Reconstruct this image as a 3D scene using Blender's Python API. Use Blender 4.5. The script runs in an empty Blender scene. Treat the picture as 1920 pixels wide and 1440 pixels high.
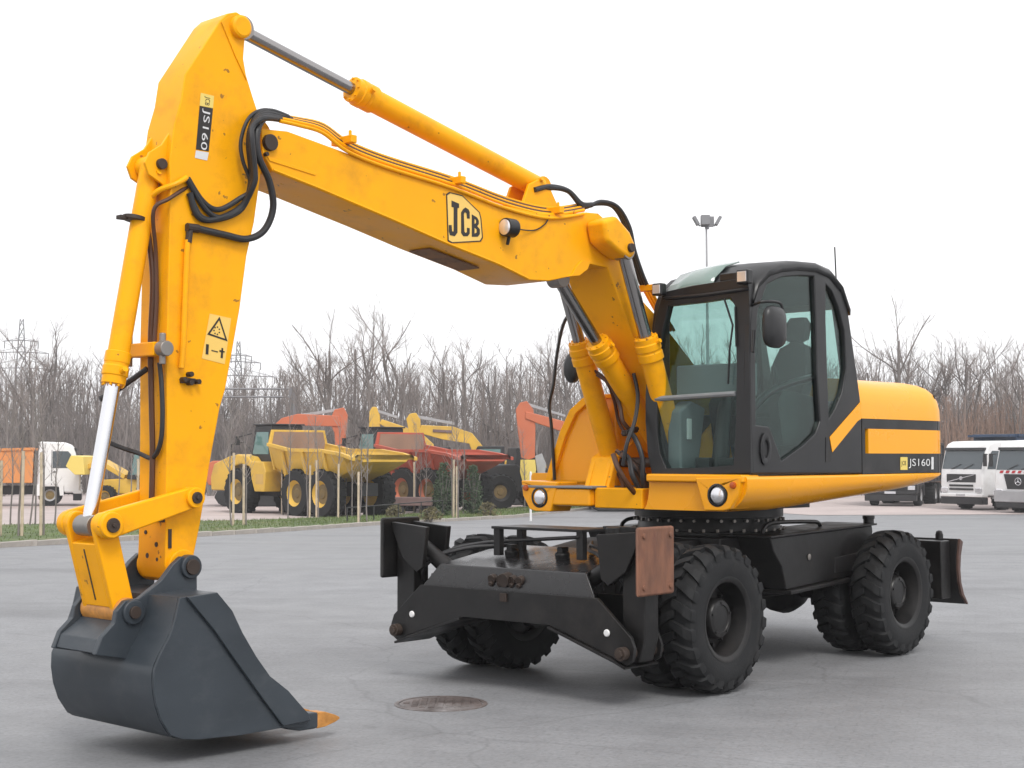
import bpy, bmesh, math, random
from math import sin, cos, pi, radians, sqrt, atan2
from mathutils import Vector, Matrix, Quaternion
from mathutils.geometry import tessellate_polygon

sc = bpy.context.scene
COL = sc.collection

# ------------------------------------------------------------------ camera
F_PX, PITCH, CAM_H = 2827.1, 0.0474, 1.675          # focal length in photo pixels (1920 wide)
cam_d = bpy.data.cameras.new('camera'); cam = bpy.data.objects.new('camera', cam_d); COL.objects.link(cam)
cam.location = (0, 0, CAM_H); cam.rotation_euler = (pi/2 + PITCH, 0, 0)
cam_d.sensor_width = 36.0; cam_d.lens = F_PX / 1920 * 36.0; cam_d.clip_start = 0.1; cam_d.clip_end = 3000
sc.camera = cam
sc.render.resolution_x, sc.render.resolution_y = 1024, 768

# ------------------------------------------------------------------ overcast sky and soft sun
SUN_EL, SUN_AZ = radians(52), radians(163)          # azimuth of the sun seen from above, from +Y clockwise
w = bpy.data.worlds.new('World'); sc.world = w; w.use_nodes = True
nt = w.node_tree; nt.nodes.clear()
sky = nt.nodes.new('ShaderNodeTexSky'); sky.sky_type = 'NISHITA'; sky.sun_disc = False
sky.sun_elevation = SUN_EL; sky.sun_rotation = SUN_AZ; sky.dust_density = 4.0
hs = nt.nodes.new('ShaderNodeHueSaturation'); hs.inputs['Saturation'].default_value = 0.12; hs.inputs['Value'].default_value = 0.10
mx = nt.nodes.new('ShaderNodeMix'); mx.data_type = 'RGBA'; mx.inputs[0].default_value = 0.8   # thick cloud layer over it
mx.inputs[7].default_value = (1.0, 1.0, 1.02, 1)
bg = nt.nodes.new('ShaderNodeBackground'); bg.inputs['Strength'].default_value = 1.05
wo = nt.nodes.new('ShaderNodeOutputWorld')
nt.links.new(sky.outputs[0], hs.inputs['Color']); nt.links.new(hs.outputs[0], mx.inputs[6])
nt.links.new(mx.outputs[2], bg.inputs['Color']); nt.links.new(bg.outputs[0], wo.inputs['Surface'])
sun_d = bpy.data.lights.new('sun', 'SUN'); sun_d.energy = 1.3; sun_d.angle = radians(20); sun_d.color = (1.0, 0.97, 0.92)
sun = bpy.data.objects.new('sun', sun_d); COL.objects.link(sun)
sdir = Vector((sin(SUN_AZ)*cos(SUN_EL), cos(SUN_AZ)*cos(SUN_EL), sin(SUN_EL)))
sun.rotation_euler = sdir.to_track_quat('Z', 'Y').to_euler(); sun.location = sdir*50
vs = sc.view_settings; vs.view_transform = 'Standard'; vs.look = 'None'; vs.exposure = 0.53; vs.gamma = 1.0
vs.use_curve_mapping = False

# ------------------------------------------------------------------ helpers
class MB:
    """collects geometry for ONE mesh object"""
    def __init__(s): s.v = []; s.f = []
    def add(s, vs, fs):
        n = len(s.v); s.v += [tuple(x) for x in vs]; s.f += [tuple(i+n for i in f) for f in fs]; return s
    def box(s, c, d, R=None):
        c = Vector(c); h = Vector(d)/2; vs = []
        for z in (-1, 1):
            for x, y in ((-1,-1),(1,-1),(1,1),(-1,1)):
                p = Vector((x*h.x, y*h.y, z*h.z)); vs.append(c + (R @ p if R else p))
        return s.add(vs, [(3,2,1,0),(4,5,6,7),(0,1,5,4),(1,2,6,5),(2,3,7,6),(3,0,4,7)])
    def bb(s, x0, x1, y0, y1, z0, z1): return s.box(((x0+x1)/2,(y0+y1)/2,(z0+z1)/2), (abs(x1-x0),abs(y1-y0),abs(z1-z0)))
    def prism(s, poly, ax, a, b, holes=()):
        """polygon in the two other axes, extruded along axis ax from a to b"""
        def P(p, t):
            if ax == 'y': return (p[0], t, p[1])
            if ax == 'x': return (t, p[0], p[1])
            return (p[0], p[1], t)
        loops = [list(poly)] + [list(h) for h in holes]; flat = [p for l in loops for p in l]; n = len(flat)
        vs = [P(p, a) for p in flat] + [P(p, b) for p in flat]; fs = []
        if holes:
            tr = tessellate_polygon([[Vector((p[0], p[1], 0)) for p in l] for l in loops])
            for t in tr: fs.append(tuple(t)); fs.append(tuple(i+n for i in reversed(t)))
        else:
            fs.append(tuple(range(n))); fs.append(tuple(range(2*n-1, n-1, -1)))
        o = 0
        for l in loops:
            m = len(l)
            for i in range(m): j = (i+1) % m; fs.append((o+i, o+j, o+j+n, o+i+n))
            o += m
        return s.add(vs, fs)
    def tube(s, pts, r, n=8, cap=True, ring=False):
        pts = [Vector(p) for p in pts]; m = len(pts); rs = r if isinstance(r, (list, tuple)) else [r]*m
        vs = []; fs = []; nrm = None
        for i, p in enumerate(pts):
            t = ((pts[(i+1) % m] - pts[i-1]) if ring else (pts[min(i+1, m-1)] - pts[max(i-1, 0)])).normalized()
            if nrm is None:
                nrm = t.orthogonal().normalized()
            nrm = (nrm - t*nrm.dot(t)).normalized(); bn = t.cross(nrm)
            for k in range(n):
                a = 2*pi*k/n; vs.append(p + (nrm*cos(a) + bn*sin(a))*rs[i])
        for i in range(m if ring else m-1):
            for k in range(n):
                k2 = (k+1) % n; i2 = (i+1) % m; fs.append((i*n+k, i*n+k2, i2*n+k2, i2*n+k))
        if cap and not ring: fs.append(tuple(range(n-1, -1, -1))); fs.append(tuple((m-1)*n+k for k in range(n)))
        return s.add(vs, fs)
    def cyl(s, p0, p1, r, n=20, r1=None): return s.tube([p0, p1], [r, r if r1 is None else r1], n)
    def lathe(s, prof, org, axis, n=32, closed=False):
        axis = Vector(axis).normalized(); u = axis.orthogonal().normalized(); v = axis.cross(u); org = Vector(org); m = len(prof)
        vs = [org + axis*t + (u*cos(2*pi*k/n) + v*sin(2*pi*k/n))*r for r, t in prof for k in range(n)]; fs = []
        for i in range(m if closed else m-1):
            for k in range(n):
                k2 = (k+1) % n; i2 = (i+1) % m; fs.append((i*n+k, i*n+k2, i2*n+k2, i2*n+k))
        if not closed:
            fs.append(tuple(range(n-1, -1, -1))); fs.append(tuple((m-1)*n+k for k in range(n)))
        return s.add(vs, fs)
    def loft(s, rings, cap=True, closed=True):
        n = len(rings[0]); vs = [p for r in rings for p in r]; fs = []
        for i in range(len(rings)-1):
            for k in range(n if closed else n-1):
                k2 = (k+1) % n; fs.append((i*n+k, i*n+k2, (i+1)*n+k2, (i+1)*n+k))
        if cap and closed: fs.append(tuple(range(n-1, -1, -1))); fs.append(tuple((len(rings)-1)*n+k for k in range(n)))
        return s.add(vs, fs)
    def mesh(s, name, mat, smooth=True, ang=35, recalc=True):
        me = bpy.data.meshes.new(name); me.from_pydata(s.v, [], s.f)
        if recalc:
            bm = bmesh.new(); bm.from_mesh(me); bmesh.ops.recalc_face_normals(bm, faces=bm.faces); bm.to_mesh(me); bm.free()
        if smooth:
            me.polygons.foreach_set('use_smooth', [True]*len(me.polygons)); me.set_sharp_from_angle(angle=radians(ang))
        if mat is not None: me.materials.append(mat)
        me.update(); return me
    def build(s, name, mat, parent=None, bevel=0.0, seg=2, rotz=0.0, loc=(0,0,0), smooth=True, ang=35, recalc=True):
        me = s.mesh(name, mat, smooth, 180 if bevel else ang, recalc)
        o = bpy.data.objects.new(name, me); COL.objects.link(o); o.location = loc; o.rotation_euler.z = rotz
        if parent: o.parent = parent
        if bevel:
            b = o.modifiers.new('bevel', 'BEVEL'); b.width = bevel; b.segments = seg; b.limit_method = 'ANGLE'
            b.angle_limit = radians(32); b.harden_normals = True; b.use_clamp_overlap = True
        return o

def tag(o, label=None, cat=None, group=None, kind=None):
    if label: o['label'] = label
    if cat: o['category'] = cat
    if group: o['group'] = group
    if kind: o['kind'] = kind
    return o
def empty(name, loc, rz=0.0):
    o = bpy.data.objects.new(name, None); COL.objects.link(o); o.location = loc; o.rotation_euler.z = rz
    o.empty_display_size = 0.3; return o
def copy_tree(o, parent=None):
    c = o.copy(); COL.objects.link(c)
    if parent: c.parent = parent
    for ch in list(o.children): copy_tree(ch, c)
    return c
def smooth_path(pts, sub=6):
    pts = [Vector(p) for p in pts]; out = []
    for i in range(len(pts)-1):
        p0 = pts[max(i-1, 0)]; p1 = pts[i]; p2 = pts[i+1]; p3 = pts[min(i+2, len(pts)-1)]
        for k in range(sub):
            t = k/sub
            out.append(0.5*((2*p1) + (p2-p0)*t + (2*p0-5*p1+4*p2-p3)*t*t + (3*p1-p0-3*p2+p3)*t**3))
    out.append(pts[-1]); return out
def text_mesh(mb, txt, place, size=1.0):
    """adds the glyphs of a text to mb; place(x, y) turns text units into a 3D point; returns width"""
    cu = bpy.data.curves.new('t', 'FONT'); cu.body = txt; cu.size = size; cu.resolution_u = 3
    ob = bpy.data.objects.new('t', cu); COL.objects.link(ob)
    me = bpy.data.meshes.new_from_object(ob.evaluated_get(bpy.context.evaluated_depsgraph_get()))
    xs = [v.co.x for v in me.vertices]; ys = [v.co.y for v in me.vertices]; x0, x1, y0, y1 = min(xs), max(xs), min(ys), max(ys)
    mb.add([place((v.co.x-x0)/(x1-x0), (v.co.y-y0)/(y1-y0)) for v in me.vertices], [tuple(p.vertices) for p in me.polygons])
    bpy.data.objects.remove(ob); bpy.data.curves.remove(cu); bpy.data.meshes.remove(me)

# ------------------------------------------------------------------ photo pixel -> point on a known plane
def ray(u, v):
    x = (u-960)/F_PX; y = (720-v)/F_PX
    return Vector((x, cos(PITCH)-y*sin(PITCH), sin(PITCH)+y*cos(PITCH)))
EX, EY, PSI_C, PSI_U = 1.6516, 12.7124, 0.7150, 0.7544        # slew centre on the ground, headings of chassis and upper
ROT_C = -pi/2-PSI_C; DU = -(PSI_U-PSI_C)
def onplane(u, v, psi, ax, c):
    R = Matrix(((-sin(psi), -cos(psi), 0), (cos(psi), -sin(psi), 0), (0, 0, 1)))
    o = R @ Vector((-EX, -EY, CAM_H)); r = R @ ray(u, v); t = (c-o[ax])/r[ax]; return o + r*t
def UY(y, pts): return [(q.x, q.z) for q in (onplane(u, v, PSI_U, 1, y) for u, v in pts)]
def UX(x, pts): return [(q.y, q.z) for q in (onplane(u, v, PSI_U, 0, x) for u, v in pts)]
def CY(y, pts): return [(q.x, q.z) for q in (onplane(u, v, PSI_C, 1, y) for u, v in pts)]
def CX(x, pts): return [(q.y, q.z) for q in (onplane(u, v, PSI_C, 0, x) for u, v in pts)]
def U3(y, u, v): return onplane(u, v, PSI_U, 1, y)
def U3x(x, u, v): return onplane(u, v, PSI_U, 0, x)
def C3(y, u, v): return onplane(u, v, PSI_C, 1, y)
SLOPE_Y0, SLOPE_Y1, LOW = 22.0, 58.0, -0.72
def gz(y): return 0.0 if y < SLOPE_Y0 else (LOW if y > SLOPE_Y1 else LOW*(y-SLOPE_Y0)/(SLOPE_Y1-SLOPE_Y0))
def at(u, depth): return (u-960)/F_PX*depth*1.0
def z_at(v, depth): return CAM_H + depth*ray(960, v).z/ray(960, v).y

# ------------------------------------------------------------------ materials
MATS = {}
def mat(name, col, rough=0.5, metal=0.0, var=0.0, vscale=3.0, bump=0.0, bscale=40.0, coat=0.0, dirt=None, dirt_amt=0.0, dscale=2.0, stretch=None, spec=0.5, chips=None):
    m = bpy.data.materials.new(name); m.use_nodes = True; n = m.node_tree; L = n.links
    b = n.nodes['Principled BSDF']; b.inputs['Roughness'].default_value = rough; b.inputs['Metallic'].default_value = metal
    b.inputs['Coat Weight'].default_value = coat; b.inputs['Coat Roughness'].default_value = 0.08
    b.inputs['Specular IOR Level'].default_value = spec
    c = (*col, 1); b.inputs['Base Color'].default_value = c; src = None
    tc = n.nodes.new('ShaderNodeTexCoord'); mp = n.nodes.new('ShaderNodeMapping'); L.new(tc.outputs['Object'], mp.inputs[0])
    if stretch: mp.inputs['Scale'].default_value = stretch
    if var:
        nz = n.nodes.new('ShaderNodeTexNoise'); nz.inputs['Scale'].default_value = vscale; nz.inputs['Detail'].default_value = 6
        L.new(mp.outputs[0], nz.inputs['Vector'])
        rp = n.nodes.new('ShaderNodeMapRange'); rp.inputs[1].default_value = 0.3; rp.inputs[2].default_value = 0.7
        rp.inputs[3].default_value = 1-var; rp.inputs[4].default_value = 1+var
        L.new(nz.outputs[0], rp.inputs[0])
        vm = n.nodes.new('ShaderNodeMix'); vm.data_type = 'RGBA'; vm.blend_type = 'MULTIPLY'; vm.inputs[0].default_value = 1
        vm.inputs[6].default_value = c; L.new(rp.outputs[0], vm.inputs[7]); src = vm.outputs[2]
        rr = n.nodes.new('ShaderNodeMapRange'); rr.inputs[1].default_value = 0.3; rr.inputs[2].default_value = 0.7
        rr.inputs[3].default_value = max(0.03, rough-0.1); rr.inputs[4].default_value = min(1, rough+0.12)
        L.new(nz.outputs[0], rr.inputs[0]); L.new(rr.outputs[0], b.inputs['Roughness'])
    if dirt:
        nz = n.nodes.new('ShaderNodeTexNoise'); nz.inputs['Scale'].default_value = dscale; nz.inputs['Detail'].default_value = 9
        nz.inputs['Roughness'].default_value = 0.68; L.new(mp.outputs[0], nz.inputs['Vector'])
        rp = n.nodes.new('ShaderNodeMapRange'); rp.inputs[1].default_value = 0.52; rp.inputs[2].default_value = 0.72
        rp.inputs[3].default_value = 0; rp.inputs[4].default_value = dirt_amt; L.new(nz.outputs[0], rp.inputs[0])
        dm = n.nodes.new('ShaderNodeMix'); dm.data_type = 'RGBA'; L.new(rp.outputs[0], dm.inputs[0])
        if src: L.new(src, dm.inputs[6])
        else: dm.inputs[6].default_value = c
        dm.inputs[7].default_value = (*dirt, 1); src = dm.outputs[2]
    if chips:      # small chips and scuffs in the paint
        nz = n.nodes.new('ShaderNodeTexNoise'); nz.inputs['Scale'].default_value = 17; nz.inputs['Detail'].default_value = 3; L.new(mp.outputs[0], nz.inputs['Vector'])
        rp = n.nodes.new('ShaderNodeMapRange'); rp.inputs[1].default_value = 0.70; rp.inputs[2].default_value = 0.73; rp.inputs[3].default_value = 0; rp.inputs[4].default_value = 0.75; L.new(nz.outputs[0], rp.inputs[0])
        cm2 = n.nodes.new('ShaderNodeMix'); cm2.data_type = 'RGBA'; L.new(rp.outputs[0], cm2.inputs[0])
        if src: L.new(src, cm2.inputs[6])
        else: cm2.inputs[6].default_value = c
        cm2.inputs[7].default_value = (*chips, 1); src = cm2.outputs[2]
    if src: L.new(src, b.inputs['Base Color'])
    if bump:
        nb = n.nodes.new('ShaderNodeTexNoise'); nb.inputs['Scale'].default_value = bscale; nb.inputs['Detail'].default_value = 4
        L.new(mp.outputs[0], nb.inputs['Vector']); bp = n.nodes.new('ShaderNodeBump'); bp.inputs['Strength'].default_value = bump
        bp.inputs['Distance'].default_value = 0.01; L.new(nb.outputs[0], bp.inputs['Height']); L.new(bp.outputs[0], b.inputs['Normal'])
    MATS[name] = m; return m
def glass(name, tint, gloss=0.12, rough=0.02):
    m = bpy.data.materials.new(name); m.use_nodes = True; n = m.node_tree; L = n.links; n.nodes.clear()
    o = n.nodes.new('ShaderNodeOutputMaterial'); t = n.nodes.new('ShaderNodeBsdfTransparent'); t.inputs[0].default_value = (*tint, 1)
    g = n.nodes.new('ShaderNodeBsdfGlossy'); g.inputs['Roughness'].default_value = rough; g.inputs['Color'].default_value = (0.9, 0.97, 0.95, 1)
    fr = n.nodes.new('ShaderNodeLayerWeight'); fr.inputs['Blend'].default_value = 0.5
    pw = n.nodes.new('ShaderNodeMath'); pw.operation = 'POWER'; pw.inputs[1].default_value = 4.0; L.new(fr.outputs['Facing'], pw.inputs[0])
    ad = n.nodes.new('ShaderNodeMath'); ad.operation = 'MULTIPLY_ADD'; ad.inputs[1].default_value = 0.8; ad.inputs[2].default_value = gloss; ad.use_clamp = True
    L.new(pw.outputs[0], ad.inputs[0])
    mxs = n.nodes.new('ShaderNodeMixShader'); L.new(ad.outputs[0], mxs.inputs[0])
    L.new(t.outputs[0], mxs.inputs[1]); L.new(g.outputs[0], mxs.inputs[2]); L.new(mxs.outputs[0], o.inputs[0])
    MATS[name] = m; return m

YEL = mat('yellow_paint', (0.88, 0.385, 0.003), 0.36, var=0.04, vscale=2.5, bump=0.03, bscale=9, dirt=(0.36, 0.15, 0.025), dirt_amt=0.36, dscale=3.2, spec=0.16, chips=(0.16, 0.08, 0.03))
YEL2 = mat('yellow_cover_paint', (0.86, 0.355, 0.003), 0.26, var=0.03, vscale=1.5, spec=0.40)
BLK = mat('black_paint', (0.009, 0.0085, 0.009), 0.42, var=0.25, vscale=4, dirt=(0.06, 0.05, 0.045), dirt_amt=0.35, dscale=5)
CHAS = mat('chassis_black', (0.0075, 0.007, 0.0072), 0.45, var=0.3, vscale=5, bump=0.08, bscale=30, dirt=(0.035, 0.03, 0.028), dirt_amt=0.40, dscale=4, spec=0.4)
DECK = mat('deck_gloss_black', (0.014, 0.0135, 0.0145), 0.26, var=0.2, vscale=5, bump=0.04, bscale=12, dirt=(0.03, 0.027, 0.027), dirt_amt=0.35, dscale=4)
CABB = mat('cab_black', (0.009, 0.009, 0.010), 0.38, var=0.2, vscale=3)
RUB = mat('tyre_rubber', (0.0105, 0.011, 0.012), 0.70, var=0.25, vscale=6, bump=0.15, bscale=60, dirt=(0.045, 0.042, 0.040), dirt_amt=0.35, dscale=6, spec=0.3)
HOSE = mat('hose_rubber', (0.018, 0.018, 0.02), 0.5)
HOSEB = mat('brown_hose', (0.075, 0.030, 0.014), 0.5)
GREY = mat('bucket_grey', (0.032, 0.040, 0.049), 0.38, var=0.14, vscale=2.4, bump=0.06, bscale=15, dirt=(0.070, 0.076, 0.084), dirt_amt=0.4, dscale=4, stretch=(1, 1, 1.6), spec=0.4)
CHROME = mat('chrome_rod', (0.72, 0.72, 0.74), 0.16, metal=1.0)
STEEL = mat('worn_steel', (0.28, 0.26, 0.24), 0.45, metal=0.8, var=0.2)
PINM = mat('pin_dark', (0.05, 0.035, 0.028), 0.55, metal=0.4, var=0.3)
EDGE = mat('blade_edge_brown', (0.085, 0.045, 0.035), 0.6, var=0.3, vscale=10)
RUST = mat('rusty_pad', (0.165, 0.072, 0.042), 0.75, var=0.3, vscale=14, bump=0.4, bscale=50, dirt=(0.10, 0.04, 0.03), dirt_amt=0.7, dscale=9, stretch=(1, 1, 0.35))
TOOTH = mat('worn_tooth', (0.50, 0.22, 0.045), 0.5, var=0.3, vscale=15, dirt=(0.25, 0.10, 0.03), dirt_amt=0.7, dscale=18)
STICK = mat('sticker_yellow', (0.72, 0.55, 0.13), 0.45)
STICKP = mat('sticker_pale', (0.80, 0.52, 0.12), 0.45)
PRINT = mat('print_black', (0.015, 0.012, 0.010), 0.5)
PRINTW = mat('print_white', (0.62, 0.62, 0.62), 0.5)
WHITE = mat('white_paint', (0.70, 0.70, 0.70), 0.4, var=0.06, vscale=3, dirt=(0.35, 0.33, 0.30), dirt_amt=0.4)
SEATM = mat('seat_cloth', (0.034, 0.036, 0.038), 0.85)
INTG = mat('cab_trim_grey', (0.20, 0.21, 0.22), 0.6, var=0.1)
LENS = mat('lamp_lens', (0.75, 0.75, 0.78), 0.12, metal=0.55)
AMBER = mat('amber_lens', (0.45, 0.08, 0.01), 0.25)
GLS = glass('cab_glass', (0.66, 0.78, 0.755), 0.02)
GLF = glass('windscreen_glass', (0.80, 0.88, 0.865), 0.018)
HATCH = mat('tinted_hatch', (0.17, 0.235, 0.21), 0.12, coat=0.4)
HIVIS = mat('hivis_label', (0.55, 0.60, 0.05), 0.5)
# ------------------------------------------------------------------ ground
def ground_mat():
    m = bpy.data.materials.new('grey_paving'); m.use_nodes = True; n = m.node_tree; L = n.links; b = n.nodes['Principled BSDF']
    tc = n.nodes.new('ShaderNodeTexCoord'); 
    def noise(scale, detail, rough=0.6, st=None):
        mp = n.nodes.new('ShaderNodeMapping'); L.new(tc.outputs['Object'], mp.inputs[0])
        if st: mp.inputs['Scale'].default_value = st
        z = n.nodes.new('ShaderNodeTexNoise'); z.inputs['Scale'].default_value = scale; z.inputs['Detail'].default_value = detail
        z.inputs['Roughness'].default_value = rough; L.new(mp.outputs[0], z.inputs['Vector']); return z.outputs[0]
    def rng(s, a, b_, c, d):
        r = n.nodes.new('ShaderNodeMapRange'); r.inputs[1].default_value = a; r.inputs[2].default_value = b_
        r.inputs[3].default_value = c; r.inputs[4].default_value = d; L.new(s, r.inputs[0]); return r.outputs[0]
    def mul(a, b_):
        q = n.nodes.new('ShaderNodeMath'); q.operation = 'MULTIPLY'; L.new(a, q.inputs[0]); L.new(b_, q.inputs[1]); return q.outputs[0]
    big = rng(noise(0.16, 5, 0.6, (1, 2.2, 1)), 0.35, 0.65, 0.88, 1.10)       # damp and dry patches
    mid = rng(noise(1.7, 8, 0.68), 0.3, 0.7, 0.86, 1.13)
    fine = rng(noise(30, 5, 0.75), 0.28, 0.72, 0.78, 1.20)
    br = n.nodes.new('ShaderNodeTexBrick'); br.inputs['Scale'].default_value = 1.0; br.inputs['Brick Width'].default_value = 0.24
    br.inputs['Row Height'].default_value = 0.14; br.inputs['Mortar Size'].default_value = 0.006; br.inputs['Mortar Smooth'].default_value = 0.4
    br.inputs['Color1'].default_value = (1, 1, 1, 1); br.inputs['Color2'].default_value = (0.97, 0.97, 0.97, 1); br.inputs['Mortar'].default_value = (0.90, 0.90, 0.90, 1)
    mpb = n.nodes.new('ShaderNodeMapping'); mpb.inputs['Rotation'].default_value = (0, 0, radians(17)); L.new(tc.outputs['Object'], mpb.inputs[0]); L.new(mpb.outputs[0], br.inputs['Vector'])
    damp = rng(noise(0.22, 6, 0.55, (0.45, 1.9, 1)), 0.54, 0.66, 1.0, 0.80)   # dried puddle streaks
    vo = n.nodes.new('ShaderNodeTexVoronoi'); vo.inputs['Scale'].default_value = 22; L.new(tc.outputs['Object'], vo.inputs['Vector'])
    grit = rng(vo.outputs['Distance'], 0.05, 0.32, 0.78, 1.03)                     # stone grain
    ck = n.nodes.new('ShaderNodeTexVoronoi'); ck.feature = 'DISTANCE_TO_EDGE'; ck.inputs['Scale'].default_value = 0.42
    wn = n.nodes.new('ShaderNodeTexNoise'); wn.inputs['Scale'].default_value = 2.2; wn.inputs['Detail'].default_value = 5; L.new(tc.outputs['Object'], wn.inputs['Vector'])
    wm = n.nodes.new('ShaderNodeMix'); wm.data_type = 'RGBA'; wm.inputs[0].default_value = 0.22; L.new(tc.outputs['Object'], wm.inputs[6]); L.new(wn.outputs['Color'], wm.inputs[7]); L.new(wm.outputs[2], ck.inputs['Vector'])
    crack = rng(ck.outputs['Distance'], 0.0, 0.006, 0.82, 1.0)
    spots = rng(noise(2.6, 3, 0.5), 0.68, 0.74, 1.0, 0.80)                         # oil drips
    f = mul(mul(mul(mul(mul(mul(mul(big, damp), mid), fine), br.outputs['Color']), grit), crack), spots)
    cm = n.nodes.new('ShaderNodeMix'); cm.data_type = 'RGBA'; cm.blend_type = 'MULTIPLY'; cm.inputs[0].default_value = 1
    cm.inputs[6].default_value = (0.196, 0.199, 0.208, 1); L.new(f, cm.inputs[7]); L.new(cm.outputs[2], b.inputs['Base Color'])
    L.new(rng(noise(0.16, 5, 0.6, (1, 2.2, 1)), 0.35, 0.65, 0.48, 0.74), b.inputs['Roughness'])
    bp = n.nodes.new('ShaderNodeBump'); bp.inputs['Strength'].default_value = 0.45; bp.inputs['Distance'].default_value = 0.004
    L.new(mul(br.outputs['Color'], rng(noise(60, 3), 0, 1, 0.5, 1)), bp.inputs['Height']); L.new(bp.outputs[0], b.inputs['Normal'])
    return m
GROUND = ground_mat()
mb = MB(); ys = [-100, -30, 0, 10, 15, 20, 22] + list(range(25, 58, 3)) + [58, 62, 70, 90, 130, 250, 500, 900]
xs = [-600, -300, -80, -40, -20, -10, 0, 10, 20, 40, 80, 300, 600]
mb.add([(x, y, gz(y)) for y in ys for x in xs], [(j*len(xs)+i, j*len(xs)+i+1, (j+1)*len(xs)+i+1, (j+1)*len(xs)+i) for j in range(len(ys)-1) for i in range(len(xs)-1)])
yard = mb.build('yard_paving', GROUND, ang=60, recalc=False); tag(yard, kind='structure')
# ================================================================== WHEELED EXCAVATOR
ex = empty('wheeled_excavator', (EX, EY, 0), ROT_C)
tag(ex, 'yellow and black wheeled excavator with raised boom and grey bucket on grey paving', 'excavator')
def up(mb, name, m, bevel=0.0, parent=None, seg=2, **k):      # part carried by the slewing upper structure
    return mb.build(name, m, parent or ex, bevel, seg, 0.0 if parent else DU, **k)
def ch(mb, name, m, bevel=0.0, parent=None, seg=2, **k): return mb.build(name, m, parent or ex, bevel, seg, **k)

BOOMG = mat('grimy_plate', (0.20, 0.10, 0.045), 0.7, var=0.4, vscale=6, dirt=(0.06, 0.035, 0.03), dirt_amt=0.8, dscale=10)
# ---------------------------------------------------------------- wheels
XF, XR, TR, TW = 1.618, -1.109, 0.5225, 0.275
YO, YI = 1.108, 0.745
def tyre_mesh():
    mb = MB(); h = TW/2
    prof = [(0.285, -h+0.045), (0.30, -h+0.012), (0.36, -h-0.004), (0.43, -h), (0.470, -h+0.012), (0.487, -h+0.045), (0.494, 0), (0.487, h-0.045),
            (0.470, h-0.012), (0.43, h), (0.36, h+0.004), (0.30, h-0.012), (0.285, h-0.045)]
    mb.lathe(prof, (0, 0, 0), (0, 1, 0), 80, closed=True)
    def outer(y):
        a = abs(y)/h; return TR - 0.018*a*a - (0.0 if a < 0.86 else (a-0.86)*0.16)
    N = 22
    for side in (-1, 1):
        for i in range(N):
            th0 = 2*pi*(i + (0.5 if side > 0 else 0))/N; rings = []
            for k in range(6):
                t = k/5; y = side*(-0.012 + t*(h+0.012)); hw = (0.030 + 0.014*t)/TR; th = th0 + 0.10*t + 0.06*t*t
                ro = outer(y); ri = 0.465 if t < 0.75 else 0.452
                if k == 5: ro -= 0.004
                q = []
                for a, r in ((th-hw*1.15, ri), (th-hw*0.85, ro), (th+hw*0.85, ro), (th+hw*1.15, ri)): q.append((r*sin(a), y, r*cos(a)))
                rings.append(q)
            # shoulder step down the side wall
            y = side*(h+0.004); th = th0+0.16; hw = 0.036/TR
            rings.append([(r*sin(a), y, r*cos(a)) for a, r in ((th-hw*1.1, 0.430), (th-hw*0.9, 0.486), (th+hw*0.9, 0.486), (th+hw*1.1, 0.430))])
            mb.loft(rings)
    return mb.mesh('tyre', RUB, ang=40)
def rim_mesh():      # +y is the outside
    mb = MB()
    mb.lathe([(0.297, 0.118), (0.302, 0.128), (0.285, 0.128), (0.262, 0.112), (0.248, 0.06), (0.240, -0.02), (0.235, -0.10), (0.262, -0.118), (0.297, -0.125)], (0, 0, 0), (0, 1, 0), 48, closed=True)
    return mb.mesh('rim', CHAS)
def hub_mesh():
    mb = MB(); mb.lathe([(0.24, -0.06), (0.24, -0.045), (0.19, -0.03), (0.150, -0.028), (0.142, 0.045), (0.128, 0.065), (0.10, 0.070), (0.095, 0.062), (0.03, 0.066)], (0, 0, 0), (0, 1, 0), 40)
    for i in range(10):
        a = 2*pi*i/10; mb.cyl((0.185*sin(a), -0.03, 0.185*cos(a)), (0.185*sin(a), 0.005, 0.185*cos(a)), 0.014, 6)
    for i in range(5):
        a = 2*pi*i/5; mb.cyl((0.112*sin(a), 0.064, 0.112*cos(a)), (0.112*sin(a), 0.075, 0.112*cos(a)), 0.009, 6)
    return mb.mesh('wheel', CHAS)
TY, RI, HU = tyre_mesh(), rim_mesh(), hub_mesh()
k = 0
for x in (XF, XR):
    for y in (YO, YI, -YI, -YO):
        s = 1 if y > 0 else -1
        hub = bpy.data.objects.new('wheel', HU); COL.objects.link(hub); hub.parent = ex; hub.location = (x, y, TR)
        hub.rotation_euler = (0, 0, 0 if s > 0 else pi)
        for nm, me in (('tyre', TY), ('rim', RI)):
            o = bpy.data.objects.new(nm, me); COL.objects.link(o); o.parent = hub; o.rotation_euler.y = k*0.37
        k += 1

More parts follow.
